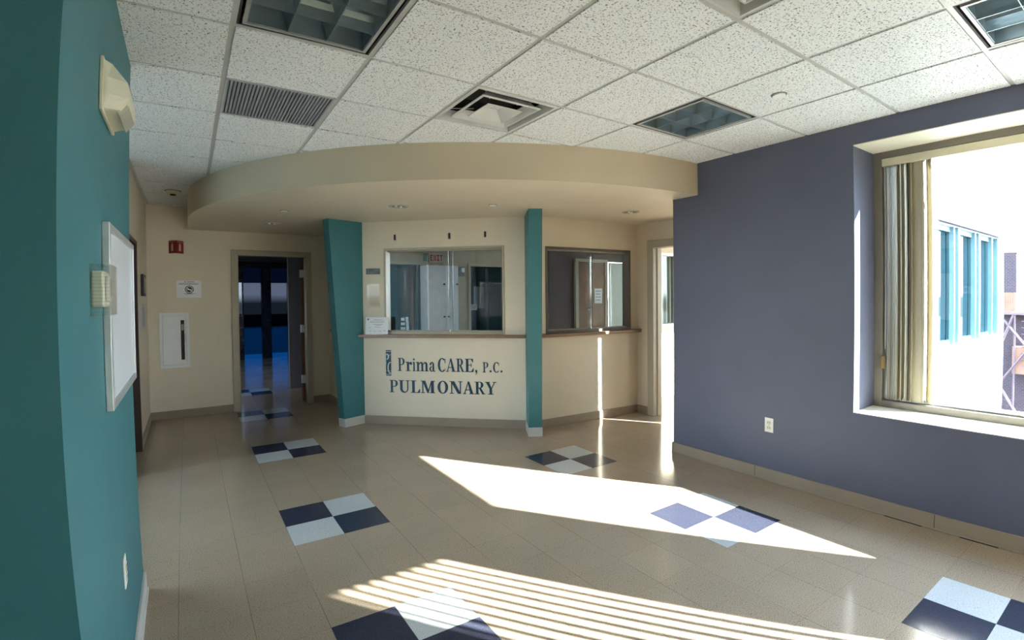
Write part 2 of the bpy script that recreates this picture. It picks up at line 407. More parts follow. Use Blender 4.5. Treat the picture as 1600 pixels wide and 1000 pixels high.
# teal wall (left, near)
m = MB(); m.box(-4.5, 1.47, -.02, -.265, 3.12, H+.3)
struct(m.build('wall_left', TEAL), 'teal painted wall at the left edge with whiteboard')
m = MB(); m.box(-.266, 1.462, 0, -.253, 3.132, .10); m.box(-.266, 1.462, 0, -.247, 3.134, .012); m.box(-4.5, 1.458, 0, -.266, 1.471, .10); m.box(-.5, 3.119, 0, -.253, 3.132, .10)
struct(m.build('baseboard_left', BASE_L, bevel=.003))

# south wall behind the camera with one sunlit window and one added for fill light
SWY = -.70
fr, L = frame2((-4.6, SWY), (4.0, SWY))
SW1 = (2.85, 3.862); SW2 = (.1, 2.5)
m = MB(); wall_mb(m, fr, L, 0, -.35, -.05, H+.3, [(SW1[0]+4.6, SW1[1]+4.6, WZ0, WZ1), (SW2[0]+4.6, SW2[1]+4.6, .45, 2.6)])
struct(m.build('wall_front', CREAM), 'cream wall behind the viewpoint with one window')
m = MB(); m.box(-4.6, SWY-.9, -.05, -4.5, 3.2, H+.3)
struct(m.build('wall_side', CREAM))
# corridor west of the hall: end wall with an added fill-light window
fr, L = frame2((-1.7, 3.1), (-1.7, 5.3))
m = MB(); wall_mb(m, fr, L, 0, .15, -.05, H+.3, [(.15, 2.0, .35, 2.5)])
m.box(-1.85, 5.2, -.05, -.47, 5.32, H+.3)
struct(m.build('wall_corridor', CREAM), 'cream end walls of the side corridor')

# left wall, far part, with dark doorway
LX = -.47
fr, L = frame2((LX, 5.2), (LX, 7.75))
m = MB(); wall_mb(m, fr, L, 0, .13, -.05, H+.3, [(.10, .93, -.05, 2.10)])
struct(m.build('wall_left_far', CREAM), 'cream wall beyond the teal wall with dark doorway')
m = MB(); m.box(LX-.001, 6.17, 0, LX+.012, 7.61, .10)
struct(m.build('baseboard_left_far', BASE, bevel=.003))
# door 1: dark doorway in that wall
d1 = empty('door_1', (LX, 5.72, 0)); struct(d1, 'dark doorway at the end of the left wall')
m = MB(); fr, L = frame2((LX, 5.2), (LX, 7.75))
for a, b, c, d in ((.10, 0, .145, 2.10), (.885, 0, .93, 2.10), (.10, 2.055, .93, 2.10)): m.fbox(fr, a, b, c, d, -.012, .13)
m.build('door_frame', mat('dark_brown_frame', (.035, .02, .018), .4), d1)
m = MB(); m.fbox(fr, .145, .01, .885, 2.05, .06, .10); m.build('door_leaf', mat('dark_door', (.02, .014, .016), .4), d1)

# back wall with doorway
BY = 7.6
DX0, DX1, DZ = .51, 1.475, 2.145
fr, L = frame2((LX-.15, BY), (1.90, BY))
m = MB(); wall_mb(m, fr, L, 0, .15, -.05, H+.3, [(DX0-(LX-.15), DX1-(LX-.15), -.05, DZ)])
struct(m.build('wall_back', CREAM), 'cream back wall with the open doorway')
m = MB(); m.box(LX, BY-.012, 0, .475, BY+.001, .10); m.box(1.505, BY-.012, 0, 1.75, BY+.001, .10)
struct(m.build('baseboard_back', BASE, bevel=.003))
d2 = empty('door_2', ((DX0+DX1)/2, BY, 0)); struct(d2, 'open doorway to dark hallway with brown door leaf')
m = MB()
for x0, x1 in ((.478, .556), (1.432, 1.508)): m.box(x0, BY-.022, 0, x1, BY, 2.18)
m.box(.556, BY-.022, 2.105, 1.432, BY, 2.18)
for x0, x1 in ((.511, .556), (1.432, 1.474)): m.box(x0, BY, 0, x1, BY+.15, 2.144)
m.box(.556, BY, 2.105, 1.432, BY+.15, 2.144)
m.box(.556, BY+.06, 0, .572, BY+.15, 2.105)
m.build('door_frame', TAN_M, d2, bevel=.004)
leaf = MB(); lx, ly = .168, .835
leaf.hexa([(1.385, BY+.155, .01), (1.429, BY+.155, .01), (1.429+lx, BY+.155+ly, .01), (1.385+lx, BY+.155+ly, .01), (1.385, BY+.155, 2.098), (1.429, BY+.155, 2.098), (1.429+lx, BY+.155+ly, 2.098), (1.385+lx, BY+.155+ly, 2.098)])
lf = leaf.build('door_leaf', BROWN_W, d2, origin=(1.41, BY+.155, 0), bevel=.002); lf['label'] = 'brown wooden door leaf'
for z in (.28, 1.02, 1.82):
    m = MB(); m.box(1.376, BY+.10, z, 1.431, BY+.1545, z+.11); m.cyl((1.384, BY+.15, z-.004), .007, .118)
    m.build('hinge', WHITE, d2, bevel=.001)
# dark hallway behind it (banded glass at its end imitates sheen on the dark wall)
m = MB()
frQ, _ = frame2((0, 14.0), (1, 14.0))
wall_mb(m, frame2((-2.3, 14.0), (2.5, 14.0))[0], 4.8, 0, .15, 0, 2.75, [(3.31, 3.42, 1.15, 1.93), (3.45, 3.86, .0, 2.3), (4.09, 4.48, .0, 2.3)])
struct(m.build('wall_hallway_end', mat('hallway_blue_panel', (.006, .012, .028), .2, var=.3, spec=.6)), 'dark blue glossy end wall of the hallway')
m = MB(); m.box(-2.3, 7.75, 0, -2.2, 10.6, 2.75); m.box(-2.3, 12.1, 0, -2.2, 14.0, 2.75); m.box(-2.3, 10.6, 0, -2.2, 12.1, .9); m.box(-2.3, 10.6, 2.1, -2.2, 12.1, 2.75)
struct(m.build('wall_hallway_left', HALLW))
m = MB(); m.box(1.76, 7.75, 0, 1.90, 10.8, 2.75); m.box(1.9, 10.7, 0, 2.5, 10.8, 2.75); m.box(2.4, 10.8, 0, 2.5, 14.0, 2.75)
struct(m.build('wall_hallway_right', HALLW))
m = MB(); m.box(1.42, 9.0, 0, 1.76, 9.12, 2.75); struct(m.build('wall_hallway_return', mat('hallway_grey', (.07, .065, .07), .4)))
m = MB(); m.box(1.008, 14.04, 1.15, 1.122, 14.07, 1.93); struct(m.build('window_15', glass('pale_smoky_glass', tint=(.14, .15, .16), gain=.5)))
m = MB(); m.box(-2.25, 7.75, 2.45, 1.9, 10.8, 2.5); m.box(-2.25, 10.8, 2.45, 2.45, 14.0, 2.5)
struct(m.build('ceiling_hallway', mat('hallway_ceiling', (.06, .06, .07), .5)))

TG1 = glass('pale_sheen_glass', tint=(.07, .075, .09), gain=.5); TG2 = glass('blue_sheen_glass', tint=(.012, .065, .125), gain=.5); TG3 = glass('dark_blue_glass', tint=(.008, .012, .022), gain=.5)
for s0, s1, nm in ((1.15, 1.56, 'sheen_panel_1'), (1.79, 2.18, 'sheen_panel_2')):
    o = empty(nm, (s0, 14.05, 0)); struct(o, 'tinted glass panel standing in for sheen on the dark hallway end wall')
    for z0, z1, mt in ((0.0, .80, TG2), (.80, 1.12, TG3), (1.12, 1.92, TG1), (1.92, 2.3, TG3)):  # glass bands imitate pale and blue reflections on the end wall
        m = MB(); m.fbox(frQ, s0, z0, s1, z1, .05, .06); m.build('pane', mt, o)
# reception: west wall, two counter walls, back rooms
PA, PB, PC, PD = (1.778, 5.983), (3.25, 4.600), (3.30, 4.555), (4.97, 4.4505)
m = MB(); fr, L = frame2(PA, (1.745, 7.6)); wall_mb(m, fr, L, 0, -.14, -.05, ZS, [])
struct(m.build('wall_reception_left', CREAM), 'cream side wall of the reception')
frA, LA = frame2(PA, PB)
AO = (.284, 1.719, 1.09, 2.085)
m = MB(); wall_mb(m, frA, LA, 0, .13, -.05, ZS, [AO])
struct(m.build('wall_reception_front', CREAM), 'cream reception wall carrying the lettering')
frB, LB = frame2(PC, PD)
BO = (.147, 1.422, 1.09, 2.072)
m = MB(); wall_mb(m, frB, LB, 0, .13, -.05, ZS, [BO])
m.prism([PB, PC, frB(0, .13, 0)[:2], frA(LA, .13, 0)[:2]], -.05, ZS)
struct(m.build('wall_reception_right', CREAM), 'cream reception wall behind the second pillar')
m = MB(); m.fbox(frA, 0, 0, LA, .10, -.012, .001); m.fbox(frB, 0, 0, 1.545, .10, -.012, .001)
fr_c, Lc = frame2((1.745, 7.6), PA); m.fbox(fr_c, 0, 0, Lc, .10, -.012, .001)
struct(m.build('baseboard_reception', BASE, bevel=.003))
# wall with the office door (x = 4.85)
OXW = 4.85
fr, L = frame2((OXW, 3.094), (OXW, 4.58))
m = MB(); wall_mb(m, fr, L, 0, -.12, -.05, ZS, [(.10, 1.10, -.05, 2.14)])
struct(m.build('wall_door_right', CREAM), 'cream wall with the doorway to the bright office')
d3 = empty('door_3', (OXW, 3.68, 0)); struct(d3, 'open doorway with tan frame to the bright office')
m = MB()
for y0, y1 in ((3.15, 3.235), (4.172, 4.27)):
    m.box(OXW-.022, y0, 0, OXW, y1, 2.19)
m.box(OXW-.022, 3.235, 2.10, OXW, 4.172, 2.19)
m.box(OXW, 4.172, 0, OXW+.12, 4.193, 2.138); m.box(OXW, 3.195, 0, OXW+.12, 3.235, 2.138); m.box(OXW, 3.235, 2.10, OXW+.12, 4.172, 2.138)
m.box(OXW+.045, 4.158, 0, OXW+.12, 4.172, 2.10)
m.build('door_frame', TAN_M, d3, bevel=.003)
m = MB(); m.box(OXW-.013, 4.27, 0, OXW+.001, 4.458, .10)
struct(m.build('baseboard_door_right', BASE, bevel=.003))
# office beyond it
ONY = 4.575
m = MB(); fr, L = frame2((4.97, ONY), (8.5, ONY)); wall_mb(m, fr, L, 0, .12, -.05, H, [(.48, 2.2, 1.09, 2.085)])
struct(m.build('wall_office_back', CREAM), 'sunlit cream wall of the office')
m = MB(); m.box(4.97, ONY-.012, 0, 8.4, ONY+.001, .10); struct(m.build('baseboard_office', BASE))
m = MB(); m.box(8.4, 2.46, -.05, 8.5, 4.7, H); struct(m.build('wall_office_right', CREAM))

# curved soffit
cxs, cys, rs = 3.863, 6.695, 3.880
arc = [(cxs-rs*math.cos(a), cys-rs*math.sin(a)) for a in [math.pi/2*k/72 for k in range(73)]]
poly = arc+[(3.87, 2.815), (4.9, 2.815), (4.9, 7.6), (cxs-rs, 7.6)]
m = MB(); m.prism(poly, ZS, H+.02)
# soffit face is a tan band, underside lighter
for k, f in enumerate(m.f):
    zs = [m.v[i][2] for i in f]; m.mi[k] = 1 if max(zs)-min(zs) > .1 else 0
struct(m.build('ceiling_soffit', [SOFF, CREAM_D]), 'wide curved cream and tan soffit dropped below the ceiling over the reception')

# reception interior
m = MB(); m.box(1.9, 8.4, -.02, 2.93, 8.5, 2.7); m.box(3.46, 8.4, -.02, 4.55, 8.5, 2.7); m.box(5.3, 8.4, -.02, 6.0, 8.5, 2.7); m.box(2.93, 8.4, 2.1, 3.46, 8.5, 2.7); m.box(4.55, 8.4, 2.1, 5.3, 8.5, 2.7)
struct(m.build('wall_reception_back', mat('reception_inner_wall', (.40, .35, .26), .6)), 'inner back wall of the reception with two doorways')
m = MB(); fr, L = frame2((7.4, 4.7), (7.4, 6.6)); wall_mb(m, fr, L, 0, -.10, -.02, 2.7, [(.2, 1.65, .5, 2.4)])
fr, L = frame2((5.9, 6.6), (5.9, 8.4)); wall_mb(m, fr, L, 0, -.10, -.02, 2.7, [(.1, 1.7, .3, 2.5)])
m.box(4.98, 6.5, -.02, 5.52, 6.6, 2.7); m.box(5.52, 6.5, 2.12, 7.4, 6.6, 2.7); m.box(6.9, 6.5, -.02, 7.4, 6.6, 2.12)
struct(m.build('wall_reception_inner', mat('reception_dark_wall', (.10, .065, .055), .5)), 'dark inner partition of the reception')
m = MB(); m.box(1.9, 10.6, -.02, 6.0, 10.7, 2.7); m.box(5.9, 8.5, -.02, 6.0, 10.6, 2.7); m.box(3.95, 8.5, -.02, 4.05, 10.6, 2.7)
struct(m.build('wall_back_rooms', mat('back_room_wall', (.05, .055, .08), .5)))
for nm, x0, x1, yy, lb in (('door_4', 2.93, 3.46, 8.4, 'dark doorway behind the reception glass left of the cabinet'), ('door_5', 4.55, 5.3, 8.4, 'dark doorway behind the reception glass right of the cabinet')):
    d = empty(nm, ((x0+x1)/2, yy, 0)); struct(d, lb); m = MB()
    m.box(x0-.05, yy-.02, 0, x0, yy+.1, 2.15); m.box(x1, yy-.02, 0, x1+.05, yy+.1, 2.15); m.box(x0, yy-.02, 2.1, x1, yy+.1, 2.15)
    m.build('door_frame', TAN_M, d)
    if nm == 'door_4':
        m = MB(); m.box(3.40, 8.5, .01, 3.44, 9.2, 2.08); m.build('door_leaf', BROWN_W, d)
    else:
        m = MB(); m.hexa([(5.0, 8.52, .01), (5.25, 8.9, .01), (5.22, 8.93, .01), (4.97, 8.55, .01), (5.0, 8.52, 2.08), (5.25, 8.9, 2.08), (5.22, 8.93, 2.08), (4.97, 8.55, 2.08)])
        m.build('door_leaf', mat('navy_door', (.03, .04, .09), .4), d)

# ================================================================ WINDOWS
def window_unit(name, fr, s0, s1, z0, z1, d0, d1, label, w=.055, mull=None, fm=None):
    """frame in a wall opening plus glass; fr is the wall's plan frame"""
    o = empty(name, fr((s0+s1)/2, d0, z0)); struct(o, label)
    fm = fm or TAUPE_M
    m = MB(); m.quadframe(fr, s0, z0, s1, z1, d0, d1, w)
    m.build('window_frame', fm, o, bevel=.004)
    m = MB(); dm = (d0+d1)/2; e_ = .018*(1 if d1 > d0 else -1)
    m.quadframe(fr, s0+w, z0+w, s1-w, z1-w, dm-e_, dm+e_, .028)
    if mull: 
        for k in mull: m.fbox(fr, k-.02, z0+w, k+.02, z1-w, dm-e_, dm+e_)
    m.build('window_sash', ALU, o, bevel=.003)
    m = MB(); m.fbox(fr, s0+w+.028, z0+w+.028, s1-w-.028, z1-w-.028, dm-.003, dm+.003)
    m.build('window_pane', GLASS, o)
    return o
frE, LE = frame2((WX0, 0), (WX0, 1))        # s = y, depth left = -x
w1 = window_unit('window_1', frE, WY0, WY1, WZ0, WZ1, -.35, -.49, 'large square window in the slate blue wall')
m = MB(); m.box(4.20, 1.437, .96, 4.225, 1.457, 1.05); lk = m.build('window_latch', mat('brass', (.45, .30, .10), .3, metal=.9), w1, bevel=.003); lk['label'] = 'small brass latch'
frS, LS = frame2((0, SWY), (1, SWY))
window_unit('window_2', frS, SW1[0], SW1[1], WZ0, WZ1, -.25, -.34, 'window behind the viewpoint')
window_unit('fill_window_3', frS, SW2[0], SW2[1], .45, 2.6, -.25, -.34, 'wide window added behind the viewpoint for fill light, covered by closed blinds')  # added window, its closed blinds give soft fill light
frW, _ = frame2((-1.7, 0), (-1.7, 1))
window_unit('fill_window_4', frW, 3.25, 5.1, .35, 2.5, .03, .12, 'unseen window added at the end of the side corridor for fill light')  # added out of view to send daylight into the far left
frZ, _ = frame2((7.4, 0), (7.4, 1))
window_unit('fill_window_11', frZ, 4.9, 6.35, .5, 2.4, -.03, -.09, 'unseen side window added to brighten the reception')  # added out of view to light the panel and door
frZ, _ = frame2((5.9, 0), (5.9, 1))
window_unit('fill_window_12', frZ, 6.7, 8.3, .3, 2.5, -.03, -.09, 'unseen rear side window added to brighten the reception')  # added out of view to light the rear of the reception
# hallway window, seen through the back doorway
frH, _ = frame2((-2.2, 0), (-2.2, 1))
window_unit('window_5', frH, 10.6, 12.1, .9, 2.1, .02, .09, 'small window far down the dark hallway', mull=[11.35])

# reception sliding windows
def reception_window(name, fr, O, split, label, fm):
    o = empty(name, fr((O[0]+O[1])/2, 0, O[2])); struct(o, label)
    m = MB(); m.quadframe(fr, O[0]-.012, O[2]-.01, O[1]+.012, O[3]+.014, -.010, .12, .026, wb=.03)
    m.build('window_frame', fm, o, bevel=.003)
    m = MB(); m.fbox(fr, O[0]+.014, O[2]+.02, split+.03, O[3]-.012, .052, .058); m.build('window_pane', GLASS_R, o)
    m = MB(); m.fbox(fr, split-.03, O[2]+.02, O[1]-.014, O[3]-.012, .076, .082); m.build('window_pane', GLASS_R, o)
    m = MB(); m.fbox(fr, O[0]+.014, O[2]+.014, O[1]-.014, O[2]+.032, .04, .095); m.fbox(fr, O[0]+.014, O[3]-.026, O[1]-.014, O[3]-.012, .04, .095)
    m.build('window_track', mat('dull_track', (.34, .30, .24), .4), o)
    m = MB(); m.fbox(fr, split+.026, O[2]+.03, split+.031, O[3]-.02, .050, .060); m.build('pane_edge', mat('dark_glass_edge', (.03, .05, .05), .3), o)
    m = MB(); c = fr(split-.006, .045, O[2]+.035); m.cyl((c[0], c[1], c[2]-.02), .010, .03); m.build('window_lock', CHROME, o)
    return o
reception_window('window_6', frA, AO, 1.075, 'sliding glass reception window above the lettering', TAN_M)
reception_window('window_7', frB, BO, .83, 'sliding glass reception window right of the second pillar', mat('dark_window_frame', (.13, .11, .095), .4))
# office inner window; its slats stand in for blinds mirrored in the glass
frO, _ = frame2((4.97, ONY), (8.5, ONY))
o = empty('window_8', (6.3, ONY, 1.09)); struct(o, 'inner office window with pale slats standing in for mirrored blinds')
m = MB(); m.quadframe(frO, .46, 1.07, 2.22, 2.10, -.012, .12, .04); m.build('window_frame', WHITE, o, bevel=.003)
m = MB(); m.fbox(frO, .50, 1.11, 2.18, 2.06, .03, .036); m.build('window_pane', GLASS_R, o)
m = MB()
k = .54
while k < 2.15:
    x, y, _z = frO(k, .075, 0); a = math.radians(28); dx, dy = .036*math.cos(a), .036*math.sin(a)
    m.hexa([(x-dx, y-dy, 1.12), (x+dx, y+dy, 1.12), (x+dx, y+dy+.002, 1.12), (x-dx, y-dy+.002, 1.12), (x-dx, y-dy, 2.06), (x+dx, y+dy, 2.06), (x+dx, y+dy+.002, 2.06), (x-dx, y-dy+.002, 2.06)]); k += .078
bo = m.build('vertical_blind', translucent('pale_reflection_slat', (.50, .56, .54), .3), origin=(6.3, ONY+.07, 1.12)); tag(bo, 'pale slats standing in for blinds mirrored in the inner office window', 'blind')  # slats take the place of a reflection of the south blinds
m = MB(); m.box(4.98, 4.72, 1.0, 7.39, 4.74, 2.3)
struct(m.build('wall_office_window_backing', mat('backing_paint', (.30, .34, .34), .7)))

# office south wall = outer wing wall, plane y = 2.45
WING_EDGES = [(5.52, 6.72), (6.92, 8.25), (9.02, 10.16), (10.46, 11.48), (11.80, 12.74), ]
frP, _ = frame2((4.30, 2.45), (13.75, 2.45))
m = MB(); wall_mb(m, frP, 4.3, 0, .30, -7, 6.5, [(5.43-4.3, 6.55-4.3, .70, 2.56), (6.64-4.3, 8.35-4.3, .70, 2.56)])
struct(m.build('wall_office_front', WINGW), 'outer wall of the office with two south windows')
m = MB(); wall_mb(m, frP, 13.75-4.3, 0, .30, -7, 6.5, [(9.0-4.3, 13.25-4.3, .68, 2.58)], s0=4.3)
m.box(13.45, 2.75, -7, 13.75, 9.0, 6.5)
bw = empty('building_wing', (9.0, 2.45, -7)); tag(bw, 'cream-clad wing of the building with blue-green strip windows outside the large window', 'building')
m.build('wall', WINGW, bw)
m = MB()
for z in (3.56, -.39): m.box(8.6, 2.447, z, 13.76, 2.4505, z+.012)
for x in (9.0, 10.9, 12.85): m.box(x, 2.447, -5, x+.012, 2.4505, .55); m.box(x, 2.447, 2.7, x+.012, 2.4505, 6)
m.build('panel_joint', mat('panel_joint', (.014, .012, .013), .8), bw)
m = MB(); m.box(8.9, 2.38, 2.60, 13.45, 2.45, 2.635); m.box(8.9, 2.40, .62, 13.40, 2.45, .68)
m.build('window_ledge', mat('mauve_metal_ledge', (.08, .055, .09), .5), bw)
sashm = mat('pale_window_frame', (.10, .17, .19), .4)
XS = [9.0, 9.22, 10.30, 11.64, 12.98]
m0 = [(9.06, 10.155, 10.46), (10.46, 11.48, 11.80), (11.80, 12.74, 13.24)]
for k, (a, b, c) in enumerate(m0):
    m = MB(); m.box(b, 2.452, .68, b+.06, 2.52, 2.58); m.box(c-.10, 2.44, .68, c, 2.60, 2.58); m.box(a, 2.50, .68, c, 2.58, .74); m.box(a, 2.50, 2.50, c, 2.58, 2.58)
    f = m.build('window_frame', sashm, bw)
    m = MB(); m.box(a, 2.545, .74, c-.1, 2.565, 2.50)
    m.build('window_pane', BLUEG, bw)
m = MB(); m.box(8.6, 2.75, .6, 13.4, 2.8, 2.6); m.build('window_backing', mat('wing_backing', (.04, .08, .10), .8), bw)
# real office windows
window_unit('window_9', frP, 5.43-4.3, 6.55-4.3, .70, 2.56, .10, .18, 'south window of the office', w=.03)
window_unit('window_10', frP, 6.64-4.3, 8.35-4.3, .70, 2.56, .10, .18, 'second south window of the office', w=.05)

# ================================================================ VERTICAL BLINDS
def slat_mb(m, x, y, ang, w, z0, z1, curve=.004):
    """a gently curved vertical slat"""
    a = (math.cos(ang), math.sin(ang)); n = (-a[1], a[0]); P = []
    for t in (-.5, -.25, 0, .25, .5):
        c = curve*(1-4*t*t); P.append((x+a[0]*w*t+n[0]*c, y+a[1]*w*t+n[1]*c))
    Q = [(p[0]+n[0]*.0012, p[1]+n[1]*.0012) for p in P]
    poly = P+Q[::-1]
    m.prism(poly, z0, z1)
def blind(label, headrail_box, slats, origin, name='vertical_blind', hm=None, sm=None, chain=None):
    o = empty(name, origin); tag(o, label, 'blind')
    m = MB(); m.box(*headrail_box); m.build('headrail', hm or mat('cream_headrail', (.62, .585, .46), .45), o, bevel=.004)
    m = MB()
    for s in slats: slat_mb(m, *s)
    m.build('slats', sm or SLAT, o)
    if chain:
        m = MB(); m.tube(chain, .003, 6); m.build('wand', WHITE_P, o)
    return o
# stack in the big window
sl = []
ys = 1.418
for k in range(13):
    sl.append((4.262+random.uniform(-.004, .004), ys-.0125*k, math.radians(4+random.uniform(-9, 9)), .089, .735, 2.445, .005))
sl.append((4.262, 1.235, math.radians(62), .089, .735, 2.445)); sl.append((4.255, 1.255, math.radians(75), .089, .735, 2.445))
sl.append((4.26, 1.195, math.radians(14), .089, .735, 2.445)); sl.append((4.262, 1.18, math.radians(8), .089, .735, 2.445)); sl.append((4.26, 1.165, math.radians(30), .089, .735, 2.445))
blind('cream vertical blind drawn into a stack at the left side of the large window', (4.222, WY0+.06, 2.445, 4.30, 1.455, 2.503), sl, (4.26, 1.25, 2.42), chain=[(4.23, 1.44, 2.445), (4.23, 1.44, 1.9), (4.23, 1.44, 1.1)])
# striped light: south window
azs = math.atan2(SD.y, SD.x)
sl = []; x = SW1[0]+.02
while x < SW1[1]-.01:
    sl.append((x, -.80, azs+math.radians(23), .089, .72, 2.475)); x += .078
blind('open vertical blind in the window behind the viewpoint', (SW1[0]+.01, -.845, 2.475, SW1[1]-.01, -.76, 2.55), sl, (3.3, -.80, 2.475))
sl = []; x = SW2[0]+.03
while x < SW2[1]-.01:
    sl.append((x, -.82, math.radians(9), .089, .50, 2.49)); x += .078
blind('closed translucent blind in the wide window added behind the viewpoint for fill light', (SW2[0]+.01, -.865, 2.49, SW2[1]-.01, -.78, 2.57), sl, (1.3, -.82, 2.49))  # translucent slats of the added window, a soft fill source
# office window blinds: closed except for a gap at one end
sl = []; x = 5.575
while x < 6.52:
    sl.append((x, 2.66, math.radians(12), .089, .74, 2.40)); x += .074
blind('closed vertical blind with a gap at one end in the office south window', (5.46, 2.62, 2.40, 6.53, 2.70, 2.48), sl, (6.1, 2.66, 2.40))
sl = [(8.05+.014*k, 2.66, math.radians(84+random.uniform(-6, 6)), .089, .74, 2.33) for k in range(18)]
blind('stacked vertical blind in the second office window', (6.67, 2.62, 2.33, 8.31, 2.70, 2.41), sl, (8.1, 2.66, 2.33))

# ================================================================ TAPERED TEAL PILLARS
def fin(label, bl, br_, u, depth, lean, origin):
    """bl/br front corners at floor, u = direction back to the wall, lean = how far the top leans out"""
    o = empty('tapered_pillar', origin); tag(o, label, 'pillar')
    u = Vector(u).normalized(); bl = Vector(bl); br2 = Vector(br_)
    def P(p, z, out): q = p-u*out; return (q.x, q.y, z)
    zb = .10
    def sect(z0, z1, e=0.0):
        l0 = lean*z0/ZS; l1 = lean*z1/ZS; n = (br2-bl).normalized()*e
        return [P(bl-n, z0, l0+e), P(br2+n, z0, l0+e), P(br2+u*depth+n, z0, 0), P(bl+u*depth-n, z0, 0),
                P(bl-n, z1, l1+e), P(br2+n, z1, l1+e), P(br2+u*depth+n, z1, 0), P(bl+u*depth-n, z1, 0)]
    m = MB(); m.hexa(sect(zb-.002, ZS+.002)); m.build('shaft', TEAL, o)
    m = MB(); m.hexa(sect(0, zb, .006)); m.build('base', BASE_L, o, bevel=.002)
    return o
fin('wide teal pillar leaning outwards at the left end of the reception counter', (1.485, 6.016), (1.521, 5.908), (.955, .295), .31, .175, (1.65, 5.97, 0))
fin('narrow teal pillar between the two reception windows', (3.055, 4.362), (3.178, 4.288), (.50, .866), .36, .185, (3.2, 4.45, 0))

# ================================================================ COUNTER LEDGES
m = MB(); m.fbox(frA, -.035, 1.043, LA-.045, 1.080, -.075, -.0005)
fr_c2, Lc2 = frame2((1.745, 7.6), PA)
c = m.build('counter_ledge', LEDGE, origin=frA(1, 0, 1.05), bevel=.005); tag(c, 'brown wood-look ledge below the left reception window', 'ledge')
m = MB(); m.fbox(frA, -.0, 1.0805, LA-.06, 1.0875, .0, .12); 
m = MB(); m.fbox(frB, .02, 1.043, 1.60, 1.080, -.075, -.0005)
c = m.build('counter_ledge', LEDGE, origin=frB(.8, 0, 1.05), bevel=.005); tag(c, 'brown wood-look ledge below the right reception window', 'ledge')
m = MB(); m.fbox(fr_c2, .35, 1.043, Lc2-.12, 1.080, -.075, -.0005)
c = m.build('counter_ledge', LEDGE, origin=fr_c2(1, 0, 1.05), bevel=.005); tag(c, 'short brown ledge on the side wall behind the wide teal pillar', 'ledge')

